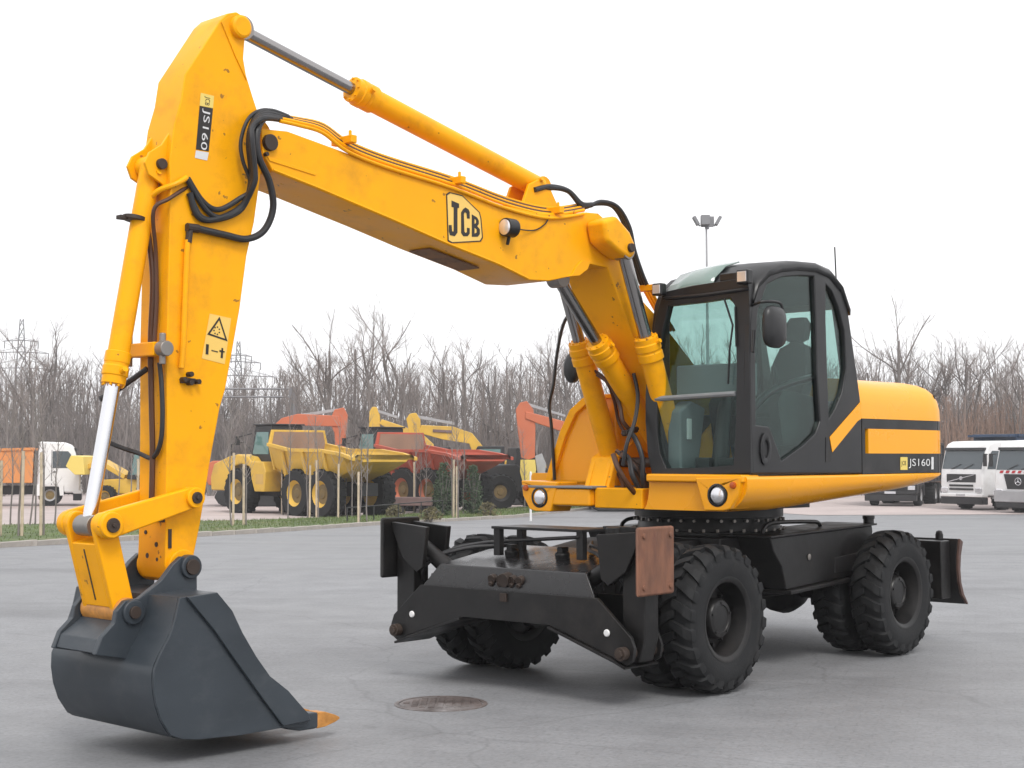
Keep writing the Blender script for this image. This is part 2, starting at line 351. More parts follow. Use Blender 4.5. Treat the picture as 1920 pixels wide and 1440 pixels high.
# ---------------------------------------------------------------- chassis
mb = MB()
mb.prism([(-1.75, 0.62), (-1.75, 0.98), (-0.7, 1.02), (1.2, 1.02), (1.95, 0.92), (2.25, 0.80), (2.25, 0.55), (1.2, 0.62), (0.9, 0.50), (-0.6, 0.50), (-0.9, 0.62)], 'y', -0.42, 0.42)
mb.bb(-0.75, 0.75, -0.60, 0.60, 0.70, 1.035)
ch(mb, 'chassis_frame', CHAS, 0.015)
for x in (XF, XR):
    mb = MB(); mb.cyl((x, -1.0, TR), (x, 1.0, TR), 0.10, 20)
    mb.lathe([(0.05, -0.2), (0.20, -0.14), (0.23, 0), (0.20, 0.14), (0.05, 0.2)], (x, 0.05, TR-0.02), (1, 0, 0), 24)
    mb.bb(x-0.14, x+0.14, -0.40, 0.40, TR+0.02, 0.72)
    for s in (-1, 1): mb.cyl((x, s*0.50, TR), (x, s*0.58, TR), 0.19, 24)
    ch(mb, 'axle', CHAS, 0.008)
mb = MB(); mb.lathe([(0.50, 0.98), (0.66, 1.02), (0.66, 1.06), (0.60, 1.065), (0.58, 1.17), (0.62, 1.175), (0.62, 1.245), (0.40, 1.245)], (0, 0, 0), (0, 0, 1), 56)
ring = ch(mb, 'slew_ring', CHAS)
bolt = MB(); bolt.cyl((0, 0, 0), (0, 0, 0.028), 0.013, 6); bme = bolt.mesh('ring_bolt', STEEL)
for i in range(36):
    for r, z, in ((0.632, 1.06), (0.605, 1.172)):
        a = 2*pi*(i+0.3*(z > 1.1))/36; o = bpy.data.objects.new('bolt', bme); COL.objects.link(o); o.parent = ring; o.location = (r*cos(a)*1.0, r*sin(a), z-0.004)
        if z > 1.1: o.location = (0.602*cos(a), 0.602*sin(a), 1.15); o.rotation_euler = (0, pi/2, a)
# tool boxes with step between the axles, one each side
for s in (1, -1):
    mb = MB(); P = [(0.50, 1.035), (-1.17, 1.075), (-1.18, 1.02), (-1.02, 0.675), (-0.62, 0.66), (0.26, 0.615), (0.33, 0.80), (0.45, 0.93)]
    mb.prism(P, 'y', s*0.46, s*0.90); bx = ch(mb, 'tool_box', CHAS, 0.012)
    mb = MB(); mb.prism([(0.54, 1.036), (0.54, 1.052), (-1.20, 1.094), (-1.20, 1.078)], 'y', s*0.44, s*0.93); ch(mb, 'top_lip', CHAS, 0.004, bx)
    mb = MB(); mb.prism([(0.27, 0.585), (0.27, 0.613), (-1.03, 0.672), (-1.03, 0.64)], 'y', s*0.60, s*0.95); ch(mb, 'step_bar', CHAS, 0.006, bx)
    mb = MB(); mb.lathe([(0.004, 0), (0.022, 0.002), (0.026, 0.012), (0.010, 0.016)], (-0.08, s*0.90, 0.86), (0, s, 0), 14); ch(mb, 'lock', STEEL, 0, bx)
    mb = MB(); mb.prism([(-0.50, 0.71), (-0.50, 0.83), (-0.96, 0.86), (-0.92, 0.72)], 'y', s*0.895, s*0.906); ch(mb, 'recess_cover', BLK, 0.004, bx)
    mb = MB(); mb.cyl((-1.16, s*0.87, 1.08), (-1.16, s*0.87, 1.135), 0.045, 14); mb.cyl((-1.16, s*0.87, 1.13), (-1.16, s*0.87, 1.16), 0.052, 14); ch(mb, 'filler_cap', BLK, 0.004, bx)
    mb = MB(); mb.tube(smooth_path([(0.28, s*0.7, 1.04), (0.26, s*0.7, 1.10), (0.1, s*0.7, 1.135), (-0.45, s*0.7, 1.125), (-0.60, s*0.7, 1.11), (-0.64, s*0.7, 1.06)], 5), 0.017, 8); ch(mb, 'grab_rail', BLK, 0, bx)

# ---------------------------------------------------------------- stabiliser frame at the front
def sym(pts): return [(y, z) for y, z in pts] + [(-y, z) for y, z in reversed(pts)]
front = sym([(0.41, 0.505), (0.98, 0.325), (1.075, 0.285), (1.125, 0.315), (1.14, 0.40), (1.11, 0.475), (0.83, 0.715)])
holes = []
mb = MB(); mb.prism(front, 'x', 2.575, 2.605, holes); sf = ch(mb, 'stabiliser_frame', CHAS, 0.004)
mb = MB(); mb.prism(front, 'x', 2.27, 2.295, holes); ch(mb, 'rear_plate', CHAS, 0.004, sf)
mb = MB()      # folded cover on top: bevel, sloping deck
rows = [[(2.600, -0.82, 0.70), (2.600, 0.82, 0.70)], [(2.600, -0.80, 0.722), (2.600, 0.80, 0.722)], [(2.545, -0.69, 0.872), (2.545, 0.69, 0.872)], [(2.10, -0.60, 0.965), (2.10, 0.60, 0.965)], [(1.85, -0.42, 0.99), (1.85, 0.42, 0.99)], [(1.85, -0.42, 0.6), (1.85, 0.42, 0.6)], [(2.3, -0.6, 0.52), (2.3, 0.6, 0.52)]]
rings = [[(r[0][0], yy, r[0][2]) for r in rows for yy in [r[0][1]]], [(r[0][0], r[1][1], r[0][2]) for r in rows]]
mb.loft(rings); ch(mb, 'deck_cover', DECK, 0.012, sf)
for s in (1, -1):
    mb = MB(); mb.lathe([(0.003, 0.012), (0.019, 0.011), (0.024, 0.006), (0.025, 0.0)], (2.605, s*0.915, 0.49), (1, 0, 0), 18); ch(mb, 'reflector', WHITE, 0, sf)
for s in (1, -1):
    mb = MB(); mb.prism([(0.42*s, 0.50), (0.985*s, 0.318), (1.085*s, 0.275), (1.075*s, 0.262), (0.98*s, 0.30), (0.41*s, 0.485)], 'x', 2.25, 2.63); ch(mb, 'lower_flange', CHAS, 0.003, sf)
    mb = MB(); mb.cyl((2.22, 1.06*s, 0.365), (2.66, 1.06*s, 0.365), 0.045, 20); mb.cyl((2.655, 1.06*s, 0.365), (2.675, 1.06*s, 0.365), 0.03, 6); ch(mb, 'pivot_pin', PINM, 0.004, sf)
    mb = MB(); mb.lathe([(0.002, 0), (0.05, 0.004), (0.055, 0.05), (0.03, 0.07)], (2.24, s*0.24, 0.925), (0.15, 0, 1), 14); mb.bb(2.20, 2.28, s*0.24-0.025, s*0.24+0.025, 0.93, 1.02); ch(mb, 'lifting_lug', CHAS, 0.008, sf)
    # outrigger leg folded upright, pad facing outwards
    mb = MB(); mb.prism([(1.03*s, 0.30), (1.12*s, 0.30), (1.165*s, 0.45), (1.165*s, 1.12), (1.06*s, 1.12), (0.98*s, 0.95), (0.98*s, 0.50)], 'x', 2.36, 2.52)
    lg = ch(mb, 'stabiliser_leg', CHAS, 0.012)
    mb = MB(); mb.box((2.45, s*1.20, 0.975), (0.41, 0.035, 0.455)); pad = ch(mb, 'foot_pad', RUST if s > 0 else CHAS, 0.02, lg)
    if s > 0: pad['label'] = 'rusty brown foot pad'
    for dx in (-0.15, 0.15):
        for dz in (-0.17, 0.17):
            mb = MB(); mb.lathe([(0.002, 0), (0.02, 0.001), (0.017, 0.012), (0.003, 0.014)], (2.45+dx, s*1.2175, 0.975+dz), (0, s, 0), 10); ch(mb, 'rivet', RUST if s > 0 else CHAS, 0, lg)
    mb = MB(); mb.prism([(0.80*s, 1.14), (1.17*s, 1.17), (1.17*s, 1.13), (1.05*s, 0.90), (0.90*s, 0.80), (0.84*s, 0.84)], 'x', 2.30, 2.345); mb.prism([(0.80*s, 1.14), (1.17*s, 1.17), (1.17*s, 1.13), (1.05*s, 0.90), (0.90*s, 0.80), (0.84*s, 0.84)], 'x', 2.535, 2.575); ch(mb, 'pad_bracket', CHAS, 0.006, lg)
    mb = MB(); mb.cyl((2.44, 0.62*s, 0.80), (2.44, 1.0*s, 1.02), 0.055, 18); mb.cyl((2.38, 1.05*s, 1.04), (2.50, 1.05*s, 1.04), 0.05, 16); ch(mb, 'stabiliser_cylinder', CHAS, 0)
    mb = MB(); mb.tube(smooth_path([(2.42, s*1.02, 0.75), (2.5, s*0.95, 0.86), (2.45, s*0.82, 0.92), (2.30, s*0.60, 0.985), (2.16, s*0.42, 1.0), (2.0, s*0.3, 1.02)], 5), 0.014, 8)
    mb.tube(smooth_path([(2.40, s*1.0, 0.70), (2.46, s*0.93, 0.83), (2.38, s*0.78, 0.95), (2.22, s*0.56, 1.015), (2.08, s*0.38, 1.03), (1.95, s*0.28, 1.04)], 5), 0.014, 8); ch(mb, 'stabiliser_hose', HOSE, 0)
mb = MB()      # tow coupling on the bevel
mb.cyl((2.55, 0.0, 0.80), (2.62, 0.0, 0.79), 0.05, 16)
for y in (-0.13, -0.05, 0.06, 0.13): mb.cyl((2.56, y, 0.80), (2.60, y, 0.79), 0.034, 14); mb.cyl((2.575, y, 0.77), (2.61, y, 0.755), 0.018, 10)
mb.bb(2.55, 2.62, -0.03, 0.03, 0.64, 0.70); ch(mb, 'tow_coupling', PINM, 0.004, sf)
# step grating on the deck
mb = MB(); mb.bb(2.0, 2.34, -0.36, 0.50, 1.135, 1.155)
for y in (-0.32, 0.46):
    for x in (2.04, 2.30): mb.bb(x-0.025, x+0.025, y-0.03, y+0.03, 0.94, 1.136)
mb.cyl((2.32, -0.2, 1.05), (2.32, 0.46, 1.10), 0.014, 8); ch(mb, 'deck_step', CHAS, 0.004)
mb = MB(); mb.prism([(0.46, 1.17), (0.82, 1.17), (0.82, 1.13), (0.58, 0.96), (0.46, 0.93)], 'x', 2.0, 2.06); mb.cyl((2.2, 0.66, 0.98), (2.2, 0.66, 1.17), 0.05, 12); ch(mb, 'valve_block', CHAS, 0.006)

# ---------------------------------------------------------------- dozer blade at the rear
prof = [(-2.20, 0.93), (-2.26, 0.90), (-2.215, 0.78), (-2.20, 0.66), (-2.215, 0.54), (-2.27, 0.43), (-2.35, 0.345), (-2.335, 0.335), (-2.22, 0.43), (-2.17, 0.55), (-2.155, 0.66), (-2.165, 0.78)]
mb = MB(); mb.prism(prof, 'y', -1.22, 1.20); bl = ch(mb, 'dozer_blade', CHAS, 0.004)
mb = MB(); mb.prism(prof, 'y', 1.203, 1.225); e = ch(mb, 'blade_end', EDGE, 0.003, bl)
mb = MB(); mb.prism([(-2.16, 0.92), (-2.16, 0.40), (-2.02, 0.40), (-2.02, 0.92)], 'y', -1.05, -0.2); mb.prism([(-2.15, 0.915), (-2.16, 0.40), (-1.98, 0.40), (-1.96, 0.915)], 'y', 0.2, 1.15); ch(mb, 'back_box', CHAS, 0.01, bl)
for s in (1, -1):
    mb = MB(); mb.prism([(-2.1, 0.42), (-2.1, 0.62), (-1.6, 0.80), (-1.6, 0.62)], 'y', s*0.30, s*0.42); ch(mb, 'push_arm', CHAS, 0.01, bl)
    mb = MB(); mb.cyl((-2.19, s*1.03, 0.92), (-2.19, s*1.03, 0.965), 0.035, 12); mb.lathe([(0.005, -0.03), (0.03, -0.02), (0.036, 0), (0.03, 0.02), (0.005, 0.03)], (-2.19, s*1.03, 0.965), (0, 1, 0), 14); ch(mb, 'lifting_eye', CHAS, 0, bl)

# ---------------------------------------------------------------- upper structure: skirt, covers, counterweight
def plan(x_front, x_rear, hw, rc, n=10, tail=None):
    """right-hand outline of a body from front-left round the tail to front-right"""
    P = [(x_front, hw)]; xs_ = [x_front + (x_rear+rc-x_front)*k/8 for k in range(1, 9)]; P += [(x, hw) for x in xs_]
    for k in range(1, n+1):
        a = pi/2*k/n; P.append((x_rear+rc-rc*sin(a), hw-rc+rc*cos(a)))
    return P + [(x, -y) for x, y in reversed(P)]
def inset(P, d, cx=-0.5): return [(cx+(x-cx)*(1-d/1.55), y*(1-d/1.2)) for x, y in P]
def zbot(x):      # underside of the skirt rises towards the tail
    return 1.262 + max(0, 0.75-x)*0.058 + max(0, -1.45-x)**2*0.42
base = plan(1.20, -2.05, 1.215, 0.40)
half = base[:len(base)//2]; rear = [(x, -y) for x, y in reversed(half)]; rear[-1] = (0.88, rear[-1][1])
base = half + rear + [(0.88, -0.30), (0.25, -0.26), (0.25, 0.26), (1.20, 0.31)]
rings = []
for t, d in ((0, 0.19), (0.12, 0.105), (0.32, 0.045), (0.52, 0.012), (0.70, 0.0), (0.90, 0.0), (0.97, 0.012), (1.0, 0.04)):
    rings.append([(x if x > 0.5 and i > 30 or i == 0 else q[0], q[1], zbot(x)+(1.527-zbot(x))*t) for i, ((x, y), q) in enumerate(zip(base, inset(base, d)))])
mb = MB(); mb.loft(rings); up(mb, 'skirt', YEL2, ang=28)
mb = MB(); mb.prism([(0.85, 0.8), (-0.3, 0.8), (-0.3, -0.8), (0.85, -0.8)], 'z', 1.252, 1.33); up(mb, 'belly_plate', CHAS, 0.004)
def band(name, m, x0, x1, z0, z1, out=0.0, parent=None):
    P = plan(x0, -2.055, 1.205+out, 0.40)
    Q = [p for p in P if x1-1e-6 <= p[0] <= x0+1e-6]
    return Q
def shell(name, m, hw, x_front, x_rear, rc, z0, z1, x_lo, x_hi, parent=None, lean=0.0):
    """thin wall following the plan outline, both sides, clipped to x_lo..x_hi"""
    P = plan(x_front, x_rear, hw, rc, 14); pts = []
    dense = []
    for i in range(len(P)-1):
        for k in range(6): t = k/6; dense.append((P[i][0]+(P[i+1][0]-P[i][0])*t, P[i][1]+(P[i+1][1]-P[i][1])*t))
    dense.append(P[-1]); runs = []; cur = []
    for p in dense:
        if x_lo <= p[0] <= x_hi: cur.append(p)
        elif cur: runs.append(cur); cur = []
    if cur: runs.append(cur)
    first = None
    for r in runs:
        if len(r) < 2: continue
        mb = MB(); ringsv = []
        for (x, y) in r:
            q = inset([(x, y)], 0.03)[0]
            ringsv.append([(x, y, z0), (x, y, z1), (q[0], q[1], z1), (q[0], q[1], z0)])
        mb.loft(ringsv); o = up(mb, name, m, 0, parent, ang=30); first = first or o
    return first
GAP = -1.74
for nm, hi, lo, par in (('side_cover', -0.43, GAP+0.006, None), ('counterweight', GAP-0.006, -3, None)):
    X0 = hi
    core = shell(nm, BLK, 1.205, 0.5, -2.06, 0.40, 1.527, 1.692, lo, hi)
    shell('yellow_panel', YEL2, 1.209, 0.5, -2.064, 0.40, 1.692, 1.893, lo, hi if nm != 'side_cover' else -0.50, core)
    if nm == 'side_cover': shell('dark_edge', BLK, 1.205, 0.5, -2.06, 0.40, 1.692, 1.893, -0.498, hi, core)
    shell('black_stripe', BLK, 1.205, 0.5, -2.06, 0.40, 1.893, 1.975, lo, hi, core)
# rounded hood over the engine bay
mb = MB(); rings = []
hp = plan(-0.43, -2.062, 1.209, 0.40)
for t, d in ((1.975, 0.0), (2.08, 0.004), (2.16, 0.018), (2.22, 0.045), (2.262, 0.085), (2.288, 0.14), (2.305, 0.22), (2.315, 0.40)):
    rings.append([(min(x, -0.43), y, t if x > -1.5 else t-max(0, -1.5-x)**2*0.25*(t-1.975)/0.34) for x, y in [(-0.43 if i in (0, len(hp)-1) else q[0], q[1]) for i, q in enumerate(inset(hp, d, -0.43))]])
mb.loft(rings); hood = up(mb, 'engine_hood', YEL2, ang=30)
mb = MB(); mb.bb(-1.95, -0.45, -1.1, 1.1, 1.52, 1.97); up(mb, 'engine_bay', CHAS)
mb = MB(); mb.prism([(-1.734, 1.53), (-1.746, 1.53), (-1.746, 2.2), (-1.734, 2.2)], 'y', -1.17, 1.17); up(mb, 'panel_gap', BLK)
mb = MB(); mb.cyl((-0.55, -0.75, 2.25), (-0.55, -0.75, 2.62), 0.05, 16); up(mb, 'exhaust_pipe', STEEL)
# badge with model lettering on the black panel
def badge(u0, u1, v0, v1, y): 
    a = U3(y, u0, v1); b = U3(y, u1, v1); c = U3(y, u0, v0); return a, b, c
YB = 1.2065
a, b, c = badge(1689, 1701, 857, 880, YB); mb = MB(); mb.prism(UY(YB, [(1688, 881), (1701, 881), (1701, 857), (1688, 857)]), 'y', YB, YB+0.003); bd = up(mb, 'model_badge', STICK)
def yplace(y, u0, u1, v0, v1):
    A = U3(y, u0, v1); B = U3(y, u1, v1); C = U3(y, u0, v0)
    return lambda s, t: A + (B-A)*s + (C-A)*t
mb = MB(); text_mesh(mb, 'JCB', yplace(YB+0.0045, 1690, 1699, 864, 875)); up(mb, 'badge_print', PRINT, 0, bd, recalc=False)
mb = MB(); text_mesh(mb, 'JS160', yplace(YB+0.003, 1704, 1744, 860, 878)); up(mb, 'model_lettering', PRINTW, 0, bd, recalc=False)
mb = MB(); mb.prism(UY(YB, [(1746, 880), (1750, 880), (1750, 857), (1746, 857)]), 'y', YB, YB+0.003); up(mb, 'badge_bar', PRINTW, 0, bd)

# front of the platform below the cab with its headlamp, and the right-hand platform
def lamp_assembly(yc, zc, xf, side):
    mb = MB(); pr = [(yc-0.20, zc+0.125), (yc+0.205, zc+0.135), (yc+0.185, zc+0.01), (yc+0.11, zc-0.10), (yc+0.05, zc-0.115), (yc-0.12, zc-0.115)]
    if side < 0: pr = [(2*yc-y, z) for y, z in pr]
    mb.prism(pr, 'x', xf-0.20, xf+0.05, [[(yc+0.088*cos(t*pi/12), zc+0.078*sin(t*pi/12)) for t in range(24)]]); hs_ = up(mb, 'headlamp_housing', YEL2, 0.01)
    mb = MB(); mb.lathe([(0.088, -0.02), (0.086, 0.052), (0.072, 0.056), (0.070, 0.03), (0.072, -0.02)], (xf, yc, zc), (1, 0, 0), 28, closed=True); up(mb, 'lamp_ring', BLK, 0, hs_)
    mb = MB(); mb.lathe([(0.071, 0.03), (0.055, 0.052), (0.03, 0.06), (0.004, 0.062)], (xf, yc, zc), (1, 0, 0), 28); up(mb, 'headlamp', LENS, 0, hs_)
    mb = MB(); mb.lathe([(0.026, 0.0), (0.024, 0.016), (0.003, 0.02)], (xf+0.05, yc+side*0.145, zc+0.075), (1, 0, 0), 16); up(mb, 'marker_lamp', AMBER, 0, hs_)
lamp_assembly(0.985, 1.383, 1.205, 1)
lamp_assembly(-0.78, 1.335, 1.205, -1)
mb = MB(); mb.bb(0.2, 1.26, -0.98, -0.22, 1.412, 1.432); up(mb, 'right_step_plate', INTG, 0.006)
mb = MB(); mb.bb(0.85, 1.25, -0.93, -0.25, 1.27, 1.411); up(mb, 'right_platform', YEL2, 0.02)
mb = MB(); mb.bb(1.02, 1.245, 0.31, 1.20, 1.475, 1.535); up(mb, 'cab_sill', YEL2, 0.015)
# right-hand tank box with arched front
mb = MB(); T = [(-1.0, 1.44), (-0.93, 1.62), (-0.83, 1.86), (-0.72, 2.04), (-0.58, 2.135), (-0.40, 2.16), (-0.26, 2.16), (-0.26, 1.44)]
mb.prism(T, 'x', -0.40, 0.90); tk = up(mb, 'tank_cover', YEL2, 0.03)
mb = MB(); mb.prism([(y-0.012, z+0.015) for y, z in T[:-1]] + [(y+0.05, z-0.02) for y, z in reversed(T[:-1])], 'x', 0.90, 0.935); up(mb, 'tank_rim', YEL, 0.006, tk)

# ---------------------------------------------------------------- cab
YC, YR = 1.213, 0.30
outer = UY(YC, [(1412, 888), (1408, 800), (1406, 700), (1406, 610), (1411, 558), (1422, 526), (1440, 508), (1465, 500), (1495, 497), (1530, 500), (1556, 512), (1576, 538), (1590, 580), (1600, 650), (1609, 715), (1613, 745)])
outer += [(-0.428, 2.0), (-0.428, 1.53)]
doorw = UY(YC, [(1439, 533), (1465, 520), (1500, 517), (1527, 518), (1530, 600), (1532, 700), (1538, 790), (1530, 812), (1508, 834), (1466, 864), (1458, 840), (1443, 800), (1413, 796), (1415, 690), (1422, 580)])
quart = UY(YC, [(1549, 534), (1560, 546), (1572, 575), (1583, 620), (1587, 690), (1579, 737), (1566, 768), (1555, 785), (1552, 700), (1549, 600)])
mb = MB(); mb.prism(outer, 'y', YC-0.055, YC, [doorw, quart])
cab = up(mb, 'cab', CABB, 0.012)
def grow(poly, d):
    cx = sum(p[0] for p in poly)/len(poly); cz = sum(p[1] for p in poly)/len(poly)
    return [(cx+(x-cx)*(1+d), cz+(z-cz)*(1+d)) for x, z in poly]
mb = MB(); mb.prism(grow(doorw, 0.01), 'y', YC-0.035, YC-0.029); up(mb, 'door_window', GLS, 0, cab)
mb = MB(); mb.prism(grow(quart, 0.01), 'y', YC-0.035, YC-0.029); up(mb, 'quarter_window', GLS, 0, cab)
rwin = [(0.98, 2.0), (0.98, 2.80), (0.80, 2.98), (0.2, 3.0), (-0.05, 2.9), (-0.2, 2.5), (-0.25, 2.2), (-0.25, 2.0)]
mb = MB(); mb.prism(outer, 'y', YR, YR+0.05, [rwin]); up(mb, 'right_side_frame', CABB, 0.01, cab)
mb = MB(); mb.prism(grow(rwin, 0.01), 'y', YR+0.02, YR+0.026); up(mb, 'right_window', GLS, 0, cab)
# front frame
XC = 1.13
fo = UX(XC, [(1226, 893), (1217, 850), (1213, 790), (1213, 740), (1217, 690), (1224, 640), (1233, 590), (1246, 548), (1300, 536), (1404, 520)]) + [(YC-0.002, 2.85), (YC-0.002, 1.545)]
fh = UX(XC, [(1252, 878), (1240, 850), (1232, 790), (1232, 745), (1236, 690), (1244, 625), (1256, 574), (1320, 567), (1372, 559), (1381, 575), (1384, 690), (1382, 800), (1378, 872), (1320, 877)])
mb = MB(); mb.prism(fo, 'x', XC-0.05, XC+0.02, [fh]); up(mb, 'windscreen_frame', CABB, 0.014, cab)
mb = MB(); mb.prism(grow(fh, 0.012), 'x', XC-0.008, XC-0.002); up(mb, 'windscreen', GLF, 0, cab)
p0 = U3x(XC+0.012, 1230, 748); p1 = U3x(XC+0.012, 1379, 738); mb = MB(); mb.tube([p0, p1], 0.020, 8); up(mb, 'windscreen_rail', INTG, 0, cab)
# rear frame with window
mb = MB(); mb.prism([(YR+0.05, 1.53), (YC-0.055, 1.53), (YC-0.055, 2.9), (YR+0.05, 2.9)], 'x', -0.42, -0.38, [[(YR+0.10, 2.12), (YC-0.12, 2.12), (YC-0.12, 2.85), (YR+0.10, 2.85)]])
mb2 = MB(); 
for v in mb.v: mb2.v.append((v[0]+max(0, v[2]-2.2)*0.30, v[1], v[2]))
mb2.f = mb.f; up(mb2, 'rear_frame', CABB, 0.006, cab)
mb = MB(); mb.add([(-0.40+max(0, z-2.2)*0.30, y, z) for y, z in ((YR+0.09, 2.10), (YC-0.11, 2.10), (YC-0.11, 2.2), (YC-0.11, 2.86), (YR+0.09, 2.86), (YR+0.09, 2.2))], [(0, 1, 2, 5), (5, 2, 3, 4)]); up(mb, 'rear_window', GLS, 0, cab)
# roof shell, crowned
RT = UY(YC, [(1411, 558), (1420, 528), (1440, 506), (1465, 498), (1495, 495), (1530, 498), (1557, 510), (1578, 537), (1592, 580)])
rings = []
for yy, dz, ins in ((YC+0.012, -0.05, 0), (YC+0.016, -0.005, 0), (YC-0.01, 0.022, 0), (YC-0.10, 0.035, 0), (0.76, 0.045, 0), (YR+0.14, 0.03, 0), (YR+0.06, 0.0, 0), (YR+0.03, -0.05, 0)):
    rings.append([(x, yy, z+dz) for x, z in RT])
mb = MB(); mb.loft(rings, closed=False); n0 = len(mb.v); rf = up(mb, 'roof', CABB, 0, cab, ang=50)
sm = rf.modifiers.new('thick', 'SOLIDIFY'); sm.thickness = 0.03; sm.offset = -1
# tinted hatch on the front slope of the roof
rings = []
for yy, dz in ((0.41, 0.028), (0.55, 0.052), (0.70, 0.064), (0.84, 0.066)):
    rings.append([(x+0.012, yy, z+dz) for x, z in RT[:4]])
mb = MB(); mb.loft(rings, closed=False); ht = up(mb, 'roof_hatch', HATCH, 0, cab, ang=60)
sm = ht.modifiers.new('thick', 'SOLIDIFY'); sm.thickness = 0.012
mb = MB(); mb.bb(0.93, 1.0, 0.42, 1.13, 2.12, 2.37); up(mb, 'grey_band_panel', INTG, 0.015, cab)  # pale grey panel standing in for the grey band behind the windscreen
mb = MB(); mb.tube([U3x(XC+0.03, 1244, 560), U3x(XC+0.03, 1320, 553), U3x(XC+0.03, 1406, 541)], 0.013, 8); up(mb, 'drip_rail', CABB, 0, cab)
for (u, v, sz) in ((1236, 543, 0.050), (1396, 519, 0.056)):
    p = U3x(XC+0.05, u, v); mb = MB(); mb.box(p, (0.07, sz*1.9, sz*1.9)); wl = up(mb, 'work_lamp', CABB, 0.012, cab)
    mb = MB(); mb.box(p+Vector((0.037, 0, 0)), (0.006, sz*1.4, sz*1.35)); up(mb, 'lamp_glass', LENS, 0.002, cab)
p = U3x(XC-0.05, 1372, 520); mb = MB(); mb.box(p, (0.10, 0.16, 0.06)); up(mb, 'lamp_bracket', CABB, 0.01, cab)
# wiper
mb = MB(); mb.tube([U3x(XC+0.03, 1358, 560), U3x(XC+0.035, 1374, 610), U3x(XC+0.035, 1368, 655), U3x(XC+0.03, 1365, 720)], 0.008, 6); mb.tube([U3x(XC+0.03, 1378, 575), U3x(XC+0.035, 1380, 650)], 0.006, 6); up(mb, 'wiper', CABB, 0, cab)
# mirror on its arm by the door
mb = MB(); ym = 1.40
ctr = U3(ym, 1452, 613)
for t in range(1): pass
rr = []
for k, (sx, dy) in enumerate(((0.6, -0.035), (0.95, -0.02), (1.0, 0.0), (0.92, 0.025), (0.55, 0.045))):
    rr.append([(ctr.x + sx*0.135*(abs(cos(a))**0.6)*(1 if cos(a) > 0 else -1), ctr.y+dy, ctr.z + sx*0.155*(abs(sin(a))**0.6)*(1 if sin(a) > 0 else -1)) for a in [2*pi*i/24 for i in range(24)]])
mb.loft(rr); up(mb, 'door_mirror', CABB, 0, cab, ang=60)
mb = MB(); mb.tube(smooth_path([U3(YC, 1412, 572), U3(1.36, 1428, 566), U3(ym, 1455, 566), U3(ym, 1466, 574), U3(ym, 1466, 600)], 4), 0.011, 8); up(mb, 'mirror_arm', CABB, 0, cab)
mb = MB(); mb.tube(smooth_path([U3(YC+0.03, 1414, 620), U3(YC+0.06, 1412, 660)], 3), 0.012, 8); up(mb, 'handrail', CABB, 0, cab)
# grab handle / vent below the door glass
mb = MB(); mb.lathe([(0.05, 0), (0.085, 0.0), (0.09, 0.012), (0.06, 0.016), (0.05, 0.01)], (0, 0, 0), (0, 1, 0), 24, closed=True)
g = U3(YC, 1434, 842); mb.v = [(x*0.8+g.x, y+YC, z*1.35+g.z) for x, y, z in mb.v]; up(mb, 'grab_handle', CABB, 0, cab)
# antenna
q = U3(1.10, 1568, 512); mb = MB(); mb.cyl((q.x, 1.10, q.z-0.10), U3(1.10, 1565, 463), 0.006, 6); up(mb, 'antenna', BLK, 0, cab)
# interior
mb = MB(); mb.bb(-0.36, 1.07, YR+0.06, YC-0.07, 1.50, 1.56); up(mb, 'cab_floor', INTG, 0, cab)
mb = MB(); mb.prism([(-0.05, 1.56), (0.38, 1.56), (0.42, 1.85), (0.44, 1.98), (0.02, 1.98), (-0.08, 1.9)], 'y', 0.60, 0.96); mb.prism([(0.50, 1.985), (0.50, 2.08), (0.44, 2.12), (0.06, 2.10), (0.02, 2.02)], 'y', 0.56, 1.0); seat = up(mb, 'operator_seat', SEATM, 0.03, cab, 3)
rings = []
for z, hw, x0, x1 in ((2.10, 0.20, 0.06, -0.06), (2.25, 0.215, 0.02, -0.11), (2.42, 0.20, -0.04, -0.16), (2.55, 0.15, -0.09, -0.19), (2.585, 0.06, -0.11, -0.19), (2.60, 0.055, -0.12, -0.19), (2.62, 0.11, -0.11, -0.20), (2.74, 0.12, -0.13, -0.23), (2.80, 0.07, -0.15, -0.23)):
    rings.append([(x0, 0.78-hw*0.8, z), (x0, 0.78+hw*0.8, z), ((x0+x1)/2, 0.78+hw, z), (x1, 0.78+hw*0.8, z), (x1, 0.78-hw*0.8, z), ((x0+x1)/2, 0.78-hw, z)])
mb = MB(); mb.loft(rings); up(mb, 'seat_back', SEATM, 0, cab, ang=50)
mb = MB(); mb.tube([(0.88, 0.74, 1.56), (0.80, 0.74, 2.05), (0.72, 0.74, 2.22)], [0.07, 0.055, 0.03], 14); up(mb, 'steering_column', CABB, 0, cab)
mb = MB(); ax = Vector((0.62, 0, 0.78)).normalized(); u_ = ax.orthogonal().normalized(); v_ = ax.cross(u_); cc = Vector((0.70, 0.74, 2.25)); ax = Vector((-0.45, 0, 0.9)).normalized(); u_ = Vector((0, 1, 0)); v_ = ax.cross(u_)
mb.tube([cc+(u_*cos(t*pi/14)+v_*sin(t*pi/14))*0.19 for t in range(28)], 0.015, 8, ring=True)
for t in (0, 2.1, 4.2): mb.tube([cc, cc+(u_*cos(t)+v_*sin(t))*0.19], 0.012, 6)
up(mb, 'steering_wheel', CABB, 0, cab)
for yy in (0.50, 1.05):
    mb = MB(); mb.prism([(-0.05, 1.75), (0.55, 1.75), (0.62, 2.08), (0.55, 2.18), (0.30, 2.16), (-0.05, 2.12)], 'y', yy-0.05, yy+0.05); mb.cyl((0.56, yy, 2.15), (0.60, yy, 2.36), 0.022, 10); up(mb, 'arm_console', CABB, 0.02, cab)
